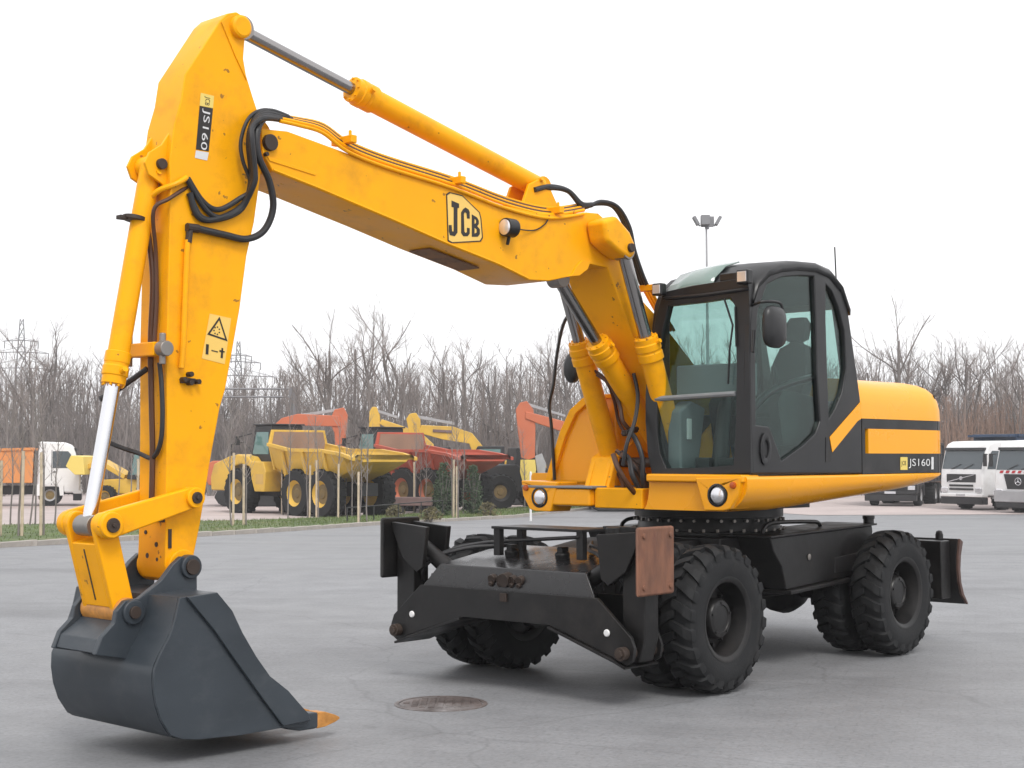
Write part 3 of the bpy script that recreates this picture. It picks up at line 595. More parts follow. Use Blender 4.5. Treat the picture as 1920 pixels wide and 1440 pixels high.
mb = MB(); mb.prism([(1.05, 1.56), (1.05, 2.02), (0.90, 2.10), (0.72, 2.05), (0.82, 1.56)], 'y', 0.37, 0.50); up(mb, 'side_console', INTG, 0.02, cab)
mb = MB(); mb.bb(0.93, 0.97, 0.40, 0.52, 1.80, 1.96); up(mb, 'instruction_card', WHITE, 0.004, cab)
mb = MB(); mb.bb(0.86, 0.98, 0.58, 0.72, 1.56, 1.66); mb.bb(0.86, 0.98, 0.80, 0.94, 1.56, 1.66); up(mb, 'pedals', CABB, 0.01, cab)
q = UY(YC-0.10, [(1529, 728), (1538, 728), (1538, 755), (1529, 755)]); mb = MB(); mb.prism(q, 'y', YC-0.10, YC-0.095); up(mb, 'safety_label', HIVIS, 0, cab)
dr = [U3(YC-0.06, 1408, 770), U3(YC-0.06, 1440, 738), U3(YC-0.06, 1480, 720), U3(YC-0.06, 1530, 706)]; mb = MB(); mb.tube(smooth_path(dr, 5), 0.030, 8); up(mb, 'door_rail', CABB, 0, cab)
# yellow chevron on the black side
mb = MB(); chv = UY(YC+0.001, [(1555, 820), (1614, 752), (1614, 785), (1607, 790), (1560, 848)]); mb.prism(chv, 'y', YC+0.001, YC+0.006); up(mb, 'chevron', YEL2, 0.001, cab)
mb = MB(); mb.prism(UY(YC+0.001, [(1548, 820), (1554, 820), (1558, 850), (1557, 866), (1548, 866)]), 'y', YC+0.0005, YC+0.004); up(mb, 'hinge_cover', BLK, 0, cab)

# ---------------------------------------------------------------- boom
BW = 0.215
bt = [(490, 241), (540, 246), (600, 268), (700, 305), (833, 348), (933, 382), (1000, 398), (1060, 402), (1100, 398), (1122, 400), (1150, 425), (1168, 448), (1183, 475), (1197, 555), (1238, 600), (1330, 720), (1345, 800), (1325, 840), (1290, 850), (1250, 800), (1193, 647), (1150, 532), (1139, 502), (1105, 495), (1085, 512), (1063, 520), (1030, 527), (990, 525), (933, 497), (833, 457), (733, 413), (593, 354), (512, 322), (503, 305), (493, 290)]
mb = MB(); mb.prism(UY(BW, bt), 'y', -BW, BW)
boom = up(mb, 'boom', YEL, 0.008)
# flange strip along the underside, weld seam
for s in (1, -1):
    mb = MB(); e = UY(BW, [(512, 322), (593, 354), (733, 413), (833, 457), (933, 497), (990, 525)]); mb.tube([(x, s*(BW+0.001), z+0.012) for x, z in e], 0.009, 6); up(mb, 'weld_seam', YEL, 0, boom)
bs = UY(BW, [(1165, 465)])[0]
BOSS = (1.55, 3.245)
mb = MB()      # wide boss that carries the lift cylinder pins
for s in (1, -1):
    pr = [(BOSS[0]+0.30, BOSS[1]+0.17), (BOSS[0]+0.14, BOSS[1]+0.225), (BOSS[0]-0.02, BOSS[1]+0.12), (BOSS[0]-0.085, BOSS[1]+0.03), (BOSS[0]-0.085, BOSS[1]-0.05), (BOSS[0]-0.02, BOSS[1]-0.095), (BOSS[0]+0.12, BOSS[1]-0.05), (BOSS[0]+0.26, BOSS[1]+0.02)]
    mb.prism(pr, 'y', s*(BW+0.002), s*0.405)
up(mb, 'cylinder_boss', YEL, 0.035, boom, 4)
mb = MB(); mb.cyl((BOSS[0]-0.01, -0.43, BOSS[1]-0.005), (BOSS[0]-0.01, 0.43, BOSS[1]-0.005), 0.034, 18); up(mb, 'boss_pin', PINM, 0.006, boom)
# bend fillet plate
mb = MB(); mb.prism(UY(BW, [(1063, 519), (1073, 512), (1078, 500), (1090, 488), (1106, 490), (1100, 505), (1085, 517)]), 'y', -BW-0.012, BW+0.012); up(mb, 'gusset', YEL, 0.004, boom)
npin = UY(BW, [(504, 268)])[0]
mb = MB(); mb.lathe([(0.004, 0.03), (0.05, 0.03), (0.052, 0.0), (0.004, -0.0)], (npin[0], BW, npin[1]), (0, 1, 0), 20); mb.cyl((npin[0]+0.03, BW, npin[1]-0.075), (npin[0]+0.03, BW+0.03, npin[1]-0.075), 0.014, 8); up(mb, 'nose_pin', PINM, 0.003, boom)
mb = MB(); q = UY(BW, [(500, 293), (593, 325), (590, 329), (505, 302)]); mb.prism(q, 'y', BW, BW+0.006); up(mb, 'nose_rib', YEL, 0.002, boom)
# work lamp on the boom side
p = U3(BW+0.05, 955, 427)
mb = MB(); mb.cyl(p+Vector((-0.05, 0, 0)), p+Vector((0.05, 0, 0)), 0.066, 20); mb.tube([p+Vector((0, 0, -0.06)), p+Vector((0, -0.02, -0.12))], 0.014, 6); wl = up(mb, 'boom_work_lamp', BLK, 0.01, boom)
mb = MB(); mb.lathe([(0.055, 0.051), (0.04, 0.06), (0.003, 0.064)], p, (1, 0, 0), 20); up(mb, 'boom_lamp_glass', LENS, 0, boom)
mb = MB(); mb.tube(smooth_path([p+Vector((-0.05, 0, 0.0)), U3(BW+0.01, 1000, 432), U3(BW+0.01, 1022, 420), U3(BW+0.01, 1030, 404)], 6), 0.005, 6); up(mb, 'lamp_wire', PRINT, 0, boom)
# emblem on the boom side: outlined shield with three letters
E_ = BW+0.0015
def ring2(o, i): return o, i
so = UY(BW, [(836, 364), (842, 360), (866, 366), (899, 398), (902, 410), (905, 446), (901, 453), (846, 456), (839, 452)])
cx_ = sum(x for x, z in so)/len(so); cz_ = sum(z for x, z in so)/len(so)
si = [(cx_+(x-cx_)*0.945, cz_+(z-cz_)*0.955) for x, z in so]
mb = MB(); mb.prism(si, 'y', E_, E_+0.001); em = up(mb, 'boom_emblem', STICKP)
mb = MB(); mb.prism(so, 'y', E_, E_+0.0025, [si]); up(mb, 'emblem_border', PRINT, 0, em)
LJ = [(846, 376), (860, 382), (860, 390), (857, 390), (857, 436), (852, 443), (843, 441), (841, 434), (841, 422), (846, 422), (847, 434), (850, 434), (850, 389), (846, 388)]
LC = [(868, 392), (872, 389), (878, 393), (880, 398), (880, 410), (875, 410), (874, 400), (871, 398), (869, 401), (870, 434), (872, 437), (875, 435), (875, 427), (880, 428), (880, 438), (876, 443), (868, 443), (864, 437), (864, 398)]
LBo = [(884, 402), (894, 408), (897, 414), (897, 420), (894, 424), (899, 430), (899, 439), (895, 444), (884, 444)]
LB1 = [(889, 410), (892, 413), (892, 418), (889, 420)]; LB2 = [(889, 427), (893, 430), (893, 436), (889, 438)]
mb = MB()
for L_, H_ in ((LJ, ()), (LC, ()), (LBo, (LB1, LB2))): mb.prism(UY(BW, L_), 'y', E_+0.0012, E_+0.003, [UY(BW, h) for h in H_])
up(mb, 'emblem_lettering', PRINT, 0, em)
# hydraulic pipes along the boom top edge
for j, (dv, yo, m_) in enumerate(((-10, 0.15, YEL), (-4, 0.20, YEL), (0, 0.226, YEL), (-16, 0.10, YEL), (-7, 0.175, HOSEB), (-13, 0.125, HOSEB))):
    path = [(525, 218), (560, 226), (605, 240), (650, 268), (720, 297), (850, 338), (950, 376), (1030, 400), (1095, 392)]
    pts = [U3(yo, u, v+dv*(0.3+0.7*min(1, (u-500)/150))+ (9 if yo > 0.22 else 6) + (6 if 640 < u < 1000 else 0)) for u, v in path]
    mb = MB(); mb.tube(smooth_path(pts, 5), 0.0125, 8); up(mb, 'boom_pipe', m_, 0)
for u, v in ((645, 264), (850, 340), (1035, 396)):
    p = U3(0.17, u, v); mb = MB(); mb.box(p, (0.05, 0.20, 0.05)); mb.cyl(p+Vector((0, 0.06, 0.02)), p+Vector((0, 0.06, 0.06)), 0.012, 6); up(mb, 'pipe_clamp', YEL, 0.006)

# ---------------------------------------------------------------- hydraulic cylinders: barrel with rod
def cylinder(name, p0, p1, p2, rb, rr, collar=True, rodmat=CHROME, eye=0.075, ew=0.12, swap=False):
    """barrel p0->p1, rod p1->p2"""
    p0, p1, p2 = Vector(p0), Vector(p1), Vector(p2); d = (p2-p0).normalized()
    p1 = p0 + d*((p1-p0).dot(d)); mb = MB(); mb.cyl(p0, p1, rb, 28)
    if collar: mb.lathe([(rb*0.9, -0.19), (rb*1.18, -0.185), (rb*1.18, -0.125), (rb*1.12, -0.120), (rb*1.12, -0.105), (rb*1.20, -0.10), (rb*1.20, -0.05), (rb*1.10, -0.045), (rb*1.10, 0.0), (rb*0.7, 0.004)], p1, d, 28)
    if collar:
        u2 = d.orthogonal().normalized(); v2 = d.cross(u2)
        for k in range(8): a = 2*pi*k/8; c2 = p1 + (u2*cos(a)+v2*sin(a))*rb*0.93; mb.cyl(c2, c2+d*0.014, 0.009, 6)
    mb.cyl(p0+Vector((0, -ew/2, 0)), p0+Vector((0, ew/2, 0)), eye, 22)
    b = up(mb, name, YEL, 0.006)
    mb = MB(); mb.cyl(p1-d*0.05, p2-d*eye*0.7, rr, 24); up(mb, 'rod', rodmat, 0, b)
    mb = MB(); mb.cyl(p2+Vector((0, -ew/2, 0)), p2+Vector((0, ew/2, 0)), eye*0.95, 22); up(mb, 'rod_eye', YEL if rodmat is CHROME and name != 'bucket_cylinder' else STEEL, 0.005, b)
    for t in (0.05, 0.95):
        mb = MB(); q = p0 + (p1-p0)*t; mb.cyl(q+Vector((0, rb*0.9, 0.0)), q+Vector((0, rb*0.9+0.05, 0.02)), 0.018, 8); up(mb, 'port', YEL, 0, b)
    return b
RODG = mat('rod_grey', (0.33, 0.315, 0.31), 0.20, metal=1.0)
for s in (1, -1):
    top = Vector((BOSS[0]-0.01, s*0.335, BOSS[1]-0.02)); foot = Vector((0.86, s*0.335, 1.62)); d = (top-foot)
    cylinder('lift_cylinder', foot, foot+d*0.60, top, 0.085, 0.050, rodmat=RODG, eye=0.075)
pB0 = Vector((0.62, 0.0, 1.72)); pB2 = U3(0, 1046, 522); cylinder('positioning_cylinder', pB0, U3(0, 1120, 640), pB2, 0.088, 0.046, rodmat=RODG)
da = U3(0, 447, 55); db = U3(0, 1010, 352); dm = U3(0, 655, 192)
cylinder('dipper_cylinder', db, dm, da, 0.079, 0.042, rodmat=RODG, eye=0.08)
mb = MB(); q0 = UY(0.09, [(975, 392), (990, 345), (1012, 335), (1028, 350), (1050, 400)])
mb.prism(q0, 'y', 0.075, 0.105); mb.prism(q0, 'y', -0.105, -0.075); up(mb, 'dipper_cylinder_bracket', YEL, 0.008)
ba = U3(0, 283, 312); bb_ = U3(0, 219, 722); bc = U3(0, 166, 985)
bcyl = cylinder('bucket_cylinder', ba, bb_, bc, 0.062, 0.041, eye=0.062, ew=0.15)
# foot brackets for boom and lift cylinders
for yy in (-0.42, -0.25, 0.25, 0.42):
    mb = MB(); mb.prism([(1.15, 1.27), (1.0, 1.62), (0.90, 1.73), (0.80, 1.73), (0.5, 1.95), (0.35, 1.92), (0.2, 1.45), (0.2, 1.27)], 'y', yy-0.018, yy+0.018); up(mb, 'boom_foot_plate', YEL, 0.006)
mb = MB(); mb.bb(0.2, 1.2, -0.24, 0.24, 1.26, 1.42); up(mb, 'boom_foot_deck', YEL, 0.01)
mb = MB()
mb.cyl((0.86, -0.46, 1.62), (0.86, 0.46, 1.62), 0.04, 16); mb.lathe([(0.003, 0), (0.06, 0.004), (0.06, 0.03), (0.003, 0.034)], (0.86, -0.50, 1.62), (0, 1, 0), 18); up(mb, 'foot_pin', PINM, 0.004)

# ---------------------------------------------------------------- dipper
DW = 0.14
dp = [(413, 38), (427, 25), (444, 22), (456, 30), (462, 50), (460, 68), (457, 110), (462, 140), (475, 183), (483, 207), (505, 238), (518, 270), (506, 300), (490, 322), (477, 417), (463, 480), (450, 580), (423, 730), (413, 763), (393, 873), (386, 919), (375, 986), (364, 1040), (363, 1062), (352, 1080), (335, 1090), (318, 1086), (309, 1060), (311, 1000), (313, 813), (313, 647), (317, 480), (320, 350), (318, 300), (327, 233), (340, 187), (347, 140)]
mb = MB(); mb.prism(UY(DW, dp), 'y', -DW, DW); dip = up(mb, 'dipper', YEL, 0.008)
mb = MB(); mb.prism(UY(DW, [(414, 42), (428, 30), (443, 27), (454, 33), (459, 51), (457, 68), (454, 110), (459, 142), (462, 152), (440, 105)]), 'y', DW, DW+0.008); mb.prism(UY(DW, [(414, 42), (428, 30), (443, 27), (454, 33), (459, 51), (457, 68), (454, 110), (459, 142), (462, 152), (440, 105)]), 'y', -DW-0.008, -DW); up(mb, 'nose_plate', YEL, 0.002, dip)
t = U3(DW, 447, 52)
for s in (1, -1): mb = MB(); mb.lathe([(0.003, 0.05), (0.055, 0.05), (0.07, 0.04), (0.072, 0.0)], (t.x, s*DW, t.z), (0, s, 0), 20); up(mb, 'dipper_top_boss', YEL, 0.003, dip)
t = U3(0.2, 350, 1062); B1 = (t.x, t.z); t = U3(0.2, 362, 933); LK1 = (t.x, t.z); t = U3(0.2, 207, 982); LK2 = (t.x, t.z); LK2 = ((LK2[0]+bc.x)/2, (LK2[1]+bc.z)/2); t = U3(0.2, 242, 1147); B2 = (t.x, t.z)
mb = MB(); mb.cyl((B1[0], -0.17, B1[1]), (B1[0], 0.17, B1[1]), 0.095, 28); up(mb, 'dipper_end_boss', YEL, 0.006, dip)
eb = [(330, 225), (300, 272), (277, 286), (268, 305), (276, 328), (300, 345), (322, 372)]
mb = MB(); q = UY(0.08, eb)
mb.prism(q, 'y', 0.078, 0.10); mb.prism(q, 'y', -0.10, -0.078); up(mb, 'cylinder_ear', YEL, 0.005, dip)
mb = MB(); mb.cyl((ba.x, -0.125, ba.z), (ba.x, 0.125, ba.z), 0.032, 14); up(mb, 'ear_pin', PINM, 0.003, dip)
# model sticker running down the dipper
SY = DW+0.0012
def quad(c4): return UY(DW, c4)
mb = MB(); mb.prism(quad([(376, 174), (401, 180), (399, 203), (374, 198)]), 'y', SY, SY+0.0012); ds = up(mb, 'dipper_sticker', STICK, 0)
mb = MB(); mb.prism(quad([(374, 198.5), (399, 203.5), (391, 284), (367, 280)]), 'y', SY, SY+0.0012); up(mb, 'sticker_field', PRINT, 0, ds)
mb = MB(); mb.prism(quad([(367, 282), (391, 286), (388, 301), (365, 296)]), 'y', SY, SY+0.0012); up(mb, 'sticker_foot', PRINTW, 0, ds)
A = U3(DW, 379, 203); B = U3(DW, 372, 279); C = U3(DW, 394, 207)
mb = MB(); text_mesh(mb, 'JS160', lambda s, t: A + (B-A)*s + (C-A)*t + Vector((0, 0.0035, 0))); up(mb, 'sticker_lettering', PRINTW, 0, ds, recalc=False)
A2 = U3(DW, 383, 180); B2_ = U3(DW, 381, 196); C2 = U3(DW, 394, 183)
mb = MB(); text_mesh(mb, 'JCB', lambda s, t: A2 + (B2_-A2)*s + (C2-A2)*t + Vector((0, 0.0035, 0))); up(mb, 'sticker_emblem', PRINT, 0, ds, recalc=False)
# warning sticker: triangle and keep-clear pictogram
mb = MB(); mb.prism(quad([(393, 588), (433, 597), (421, 683), (378, 672)]), 'y', SY, SY+0.001); wsn = up(mb, 'warning_sticker', STICKP, 0)
to = quad([(411, 594), (426, 640), (388, 627)]); tcx = sum(x for x, z in to)/3; tcz = sum(z for x, z in to)/3; ti = [(tcx+(x-tcx)*0.76, tcz+(z-tcz)*0.76) for x, z in to]
mb = MB(); mb.prism(to, 'y', SY+0.001, SY+0.003, [ti])
cc_ = U3(DW, 406, 620)
for a in range(7): mb.cyl((cc_.x+0.02*cos(a*0.9), SY+0.001, cc_.z+0.022*sin(a*0.9)), (cc_.x+0.02*cos(a*0.9), SY+0.003, cc_.z+0.022*sin(a*0.9)), 0.005, 6)
mb.prism(quad([(386, 645), (391, 646), (390, 665), (385, 664)]), 'y', SY+0.001, SY+0.003)
mb.prism(quad([(415, 652), (418, 653), (417, 672), (413, 671)]), 'y', SY+0.001, SY+0.003); mb.prism(quad([(411, 656), (421, 659), (420, 661), (411, 660)]), 'y', SY+0.001, SY+0.003)
mb.prism(quad([(396, 656), (408, 659), (408, 661), (396, 658)]), 'y', SY+0.001, SY+0.003)
up(mb, 'warning_print', PRINT, 0, wsn)
# hard pipe down the dipper side, fittings
mb = MB(); mb.tube([U3(DW+0.02, 352, 450), U3(DW+0.02, 350, 480), U3(DW+0.02, 344, 640), U3(DW+0.02, 340, 690)], 0.017, 10); up(mb, 'dipper_pipe', YEL)
mb = MB(); mb.tube(smooth_path([U3(DW+0.02, 350, 333), U3(DW+0.02, 330, 345), U3(0.10, 300, 356), U3(0.05, 285, 368)], 4), 0.017, 10); up(mb, 'dipper_pipe', YEL)
mb = MB()
for u, v in ((340, 712), (352, 702), (366, 716), (352, 718)): p = U3(DW, u, v); mb.cyl(p, p+Vector((0, 0.045, 0)), 0.016, 8)
mb.box(U3(DW+0.01, 352, 714), (0.10, 0.02, 0.03)); up(mb, 'pipe_bracket', PINM, 0.003)
FX = lambda v, yy: U3(yy, 0, 0)
def frontpt(v, yy, out=0.03):      # point on the dipper front face at photo row v
    e = [(313, 813), (313, 647), (317, 480), (320, 350), (311, 1000)]; u = 313 if v > 600 else 317
    q = U3(DW, u, v); return Vector((q.x+out, yy, q.z))
mb = MB(); mb.box(frontpt(655, 0.0, 0.05), (0.08, 0.28, 0.08)); vb = up(mb, 'valve_block', YEL, 0.008)
for s in (1, -1): mb = MB(); p = frontpt(655, s*0.15, 0.05); mb.cyl(p, p+Vector((0, s*0.07, 0)), 0.045, 12); mb.cyl(p+Vector((0, s*0.02, -0.09)), p+Vector((0, s*0.02, 0.09)), 0.02, 8); up(mb, 'shutoff_valve', STEEL, 0.006, vb)
mb = MB(); mb.tube(smooth_path([U3(0.13, 352, 350), U3(0.16, 318, 372), U3(0.12, 288, 395), frontpt(470, 0.05), frontpt(560, 0.06), frontpt(640, 0.06)], 6), 0.012, 8); up(mb, 'auxiliary_hose', HOSEB)
mb = MB(); mb.tube(smooth_path([frontpt(430, -0.03), frontpt(520, 0.02), frontpt(640, 0.02), frontpt(760, 0.03), frontpt(850, 0.04), frontpt(945, 0.03)], 6), 0.017, 8); up(mb, 'auxiliary_hose', HOSEB)
mb = MB(); mb.tube(smooth_path([frontpt(680, 0.11), frontpt(720, 0.13), frontpt(780, 0.14), frontpt(830, 0.12), frontpt(858, 0.04), frontpt(850, -0.10), frontpt(838, -0.16, 0.12), frontpt(822, -0.24, 0.2)], 6), 0.014, 8); up(mb, 'auxiliary_hose', HOSE)
mb = MB(); mb.tube(smooth_path([frontpt(690, 0.0, 0.04), frontpt(715, -0.10, 0.10), frontpt(735, -0.15, 0.17), frontpt(748, -0.18, 0.24)], 6), 0.017, 8); up(mb, 'auxiliary_hose', HOSE)
for u, v in ((250, 410),):
    p = U3(0, 252, 410); dd_ = (bb_-ba).normalized(); mb = MB(); mb.cyl(p-dd_*0.012, p+dd_*0.012, 0.068, 24); mb.box(p+Vector((0.075, -0.01, 0)), (0.05, 0.05, 0.024)); up(mb, 'cylinder_clamp', PINM, 0.003, bcyl)

# ---------------------------------------------------------------- bucket linkage
def link_plate(mb, a, b, ra, rb_, y0, y1, mid=1.0):
    a = Vector((a[0], a[1])); b = Vector((b[0], b[1])); d = (b-a).normalized(); n = Vector((-d.y, d.x)); P = []
    for k in range(9): t = pi/2+pi*k/8; P.append(a + d*cos(t)*ra + n*sin(t)*ra)
    for k in range(9): t = -pi/2+pi*k/8; P.append(b + d*cos(t)*rb_ + n*sin(t)*rb_)
    mb.prism([(p.x, p.y) for p in P], 'y', y0, y1)
for s in (1, -1):
    mb = MB(); link_plate(mb, LK1, LK2, 0.062, 0.078, s*0.165, s*0.215); lk = up(mb, 'tipping_link', YEL, 0.012)
    for LL, rad in ((LK1, 0.06), (LK2, 0.072)):
        mb = MB(); mb.cyl((LL[0], s*0.14, LL[1]), (LL[0], s*0.238, LL[1]), rad, 20); up(mb, 'link_boss', YEL, 0.008, lk)
        mb = MB(); mb.cyl((LL[0], s*0.20, LL[1]), (LL[0], s*0.250, LL[1]), rad*0.57, 14); mb.cyl((LL[0], s*0.248, LL[1]), (LL[0], s*0.262, LL[1]), 0.014, 6); up(mb, 'link_pin', PINM, 0.004, lk)
mb = MB()
for s in (1, -1): link_plate(mb, LK2, B2, 0.070, 0.068, s*0.115, s*0.16)
d = Vector((B2[0]-LK2[0], 0, B2[1]-LK2[1])); pv = Vector((LK2[0], 0, LK2[1])); R_ = Matrix.Rotation(-atan2(d.x, -d.z), 3, 'Y')
mb.box(pv + d*0.55, (0.136, 0.245, d.length*0.74), R_); pl = up(mb, 'push_link', YEL, 0.01)
mb = MB(); mb.cyl((B2[0], -0.185, B2[1]), (B2[0], 0.185, B2[1]), 0.076, 26); up(mb, 'link_bush', TOOTH, 0.006, pl)

# ---------------------------------------------------------------- bucket
KW = 0.53
side = [(337, 1121), (403, 1110), (431, 1144), (450, 1185), (476, 1230), (502, 1267), (536, 1294), (562, 1324), (574, 1337), (579, 1352), (575, 1363), (529, 1365), (450, 1379), (371, 1387), (340, 1386), (320, 1379), (302, 1350), (292, 1318), (288, 1285), (289, 1256), (300, 1228), (318, 1194), (329, 1160)]
mb = MB(); mb.prism(UY(KW, side), 'y', KW-0.02, KW); sidep = None
buck_shell = UY(KW, [(403, 1110), (337, 1121), (329, 1160), (318, 1194), (300, 1228), (289, 1256), (288, 1285), (292, 1318), (302, 1350), (320, 1379), (340, 1386), (371, 1387), (450, 1379), (529, 1365), (575, 1360)])
sp = [Vector((x, 0, z)) for x, z in buck_shell]; sp = smooth_path(sp[:2], 1)[:-1] + smooth_path(sp[1:], 3)
cen = Vector((sum(p.x for p in sp)/len(sp), 0, sum(p.z for p in sp)/len(sp))); inn = []
for i, p in enumerate(sp):
    t = (sp[min(i+1, len(sp)-1)]-sp[max(i-1, 0)]).normalized(); n_ = Vector((t.z, 0, -t.x))
    if n_.dot(cen-p) < 0: n_ = -n_
    inn.append(p + n_*0.022)
ms = MB(); ms.loft([[(p.x, y, p.z) for p in sp] + [(p.x, y, p.z) for p in reversed(inn)] for y in (-KW+0.019, KW-0.019)])
bucket = up(ms, 'bucket', GREY, ang=30)
for s in (1, -1):
    mb = MB(); mb.prism(UY(KW, side), 'y', s*(KW-0.018), s*(KW+0.002)); up(mb, 'side_plate', GREY, 0.004, bucket)
    mb = MB(); mb.prism(UY(KW, [(346, 1119), (403, 1110), (431, 1144), (450, 1185), (476, 1230), (502, 1267), (536, 1294), (562, 1324), (574, 1337), (578, 1350), (527, 1361), (490, 1312), (430, 1228), (398, 1182)]), 'y', s*(KW+0.0025), s*(KW+0.026)); up(mb, 'side_cutter', GREY, 0.006, bucket)
    ear = [(363, 1060), (367, 1075), (367, 1118), (345, 1124), (325, 1165), (308, 1200), (262, 1222), (240, 1236), (176, 1228), (188, 1195), (212, 1168), (216, 1146), (232, 1126), (258, 1122), (300, 1088), (322, 1058), (338, 1043), (354, 1046)]
    mb = MB(); mb.prism(UY(0.22, ear), 'y', s*0.195, s*0.235); up(mb, 'hanger_ear', GREY, 0.006, bucket)
    for PP, ra_, rp in ((B1, 0.068, 0.045), (B2, 0.068, 0.035)):
        mb = MB(); mb.cyl((PP[0], s*0.19, PP[1]), (PP[0], s*0.257, PP[1]), ra_, 22); up(mb, 'ear_boss', GREY, 0.008, bucket)
        mb = MB(); mb.cyl((PP[0], s*0.24, PP[1]), (PP[0], s*0.272, PP[1]), rp, 18); up(mb, 'bucket_pin', PINM, 0.004, bucket)
mb = MB(); w_ = UY(0.0, [(300, 1120), (190, 1200)]); mb.prism(UY(0.22, [(345, 1124), (300, 1120), (262, 1135), (212, 1180), (188, 1200), (180, 1226), (240, 1234), (300, 1205), (325, 1165)]), 'y', -0.194, 0.194); up(mb, 'hanger_web', GREY, 0.006, bucket)
lip = U3(KW, 575, 1352)
for i in range(5):
    y = KW-0.055 - i*(2*KW-0.11)/4; d = Vector((-1, 0, -0.02)).normalized()
    mb = MB(); b0 = Vector((lip.x+0.13, y, lip.z-0.004)); rings = []
    for t, hw, hh in ((0, 0.035, 0.030), (0.09, 0.048, 0.048), (0.20, 0.045, 0.048), (0.235, 0.042, 0.042)):
        q = b0 + d*t; rings.append([q+Vector((0, -hw, -hh)), q+Vector((0, hw, -hh)), q+Vector((0, hw, hh)), q+Vector((0, -hw, hh))])
    mb.loft(rings); up(mb, 'tooth_adapter', GREY, 0.01, bucket)
    mb = MB(); rings = []
    for t, hw, hh, dz in ((0.22, 0.044, 0.048, 0), (0.28, 0.044, 0.044, 0), (0.36, 0.040, 0.022, -0.004), (0.40, 0.034, 0.006, -0.006)):
        q = b0 + d*t + Vector((0, 0, dz)); rings.append([q+Vector((0, -hw, -hh)), q+Vector((0, hw, -hh)), q+Vector((0, hw, hh)), q+Vector((0, -hw, hh))])
    mb.loft(rings); up(mb, 'tooth', TOOTH, 0.004, bucket)

# ---------------------------------------------------------------- hoses
def hose(pix, r=0.021, m=HOSE, sub=7, name='hose'):
    mb = MB(); mb.tube(smooth_path([U3(y, u, v) for u, v, y in pix], sub), r, 10); return up(mb, name, m)
for j in range(4):
    o = j*5; y = 0.20+0.025*j
    hose([(540-2*j, 219+2*j, 0.17), (505-o*0.6, 208+o*0.9, y), (478-o*0.3, 222+o, y), (466+o*0.4, 262, y+0.02), (470+o*0.5, 320, y), (466+o*0.6, 362-o, y-0.02), (450, 392-4*o if j < 2 else 405-o, DW+0.03), (415-o, 408-3*o if j < 2 else 412, DW+0.02), (385-o, 392-3*o if j < 2 else 404, DW+0.02), (350+0.4*o, 334+(0 if j < 2 else 28), DW+0.02)], 0.0165 if j < 3 else 0.019)
hose([(545, 224, 0.15), (508, 214, 0.2), (484, 240, 0.26), (484, 290, 0.27), (505, 340, 0.25), (512, 390, 0.22), (495, 432, 0.19), (462, 448, 0.17), (420, 440, 0.165), (372, 429, 0.165)], 0.021)
hose([(545, 222, 0.12), (500, 206, 0.15), (468, 220, 0.20), (452, 262, 0.2), (455, 300, 0.2), (470, 345, 0.2), (462, 380, 0.18)], 0.012)
mb = MB(); p = U3(DW+0.02, 372, 429); mb.cyl(p, p+Vector((0.08, 0, 0)), 0.026, 10); mb.cyl(U3(DW+0.02, 356, 430), U3(DW+0.02, 353, 455), 0.02, 10); up(mb, 'hose_fitting', PINM)
for j in range(2):
    hose([(998+4*j, 358-2*j, 0.06+0.05*j), (1030+2*j, 352-2*j, 0.10), (1065, 358, 0.12), (1090, 385-3*j, 0.15), (1110, 384, 0.18)], 0.020)
for j in range(3):
    hose([(1095+6*j, 390-2*j, 0.10+0.04*j), (1120+4*j, 382-2*j, 0.12+0.04*j), (1150+4*j, 388, 0.14+0.04*j), (1172+4*j, 425, 0.15+0.04*j), (1182+4*j, 470, 0.15+0.04*j), (1195+5*j, 515, 0.16+0.04*j), (1208+5*j, 545, 0.16+0.04*j)], 0.016)
    hose([(1206+6*j, 540, 0.16+0.04*j), (1225+6*j, 575, 0.16+0.04*j), (1252+6*j, 620, 0.16+0.04*j)], 0.013, YEL, name='lower_boom_pipe')
mb = MB(); mb.box(U3(0.2, 1207, 541), (0.05, 0.22, 0.05)); up(mb, 'pipe_clamp', YEL, 0.006)
hose([(1120, 702, -0.22), (1145, 722, -0.1), (1162, 760, -0.05), (1168, 790, -0.02), (1185, 810, 0.0)], 0.017, HOSEB)
for j in range(4): hose([(1155+5*j, 845+4*j, 0.0+0.03*j), (1168+5*j, 855+3*j, 0.05), (1190+5*j, 885, 0.1+0.02*j), (1215+4*j, 925, 0.12+0.02*j), (1240, 945, 0.12)], 0.018, HOSE if j % 2 else HOSEB)
# right-hand mirror on its long stalk
mb = MB(); xr = 0.95
st = [U3x(xr, 1040, 900), U3x(xr, 1034, 800), U3x(xr, 1030, 760), U3x(xr, 1038, 720), U3x(xr, 1045, 660), U3x(xr, 1060, 600), U3x(xr, 1098, 555)]
mb.tube(smooth_path(st, 5), 0.014, 8); sk = up(mb, 'mirror_stalk', BLK)
mb = MB(); c_ = U3x(xr, 1073, 690); rr = []
for sx, dx in ((0.6, 0.04), (1.0, 0.015), (1.0, -0.02), (0.6, -0.045)): rr.append([(c_.x+dx, c_.y+sx*0.085*cos(a), c_.z+sx*0.125*sin(a)) for a in [2*pi*i/18 for i in range(18)]])
mb.loft(rr); up(mb, 'stalk_mirror', BLK, 0, sk, ang=60)

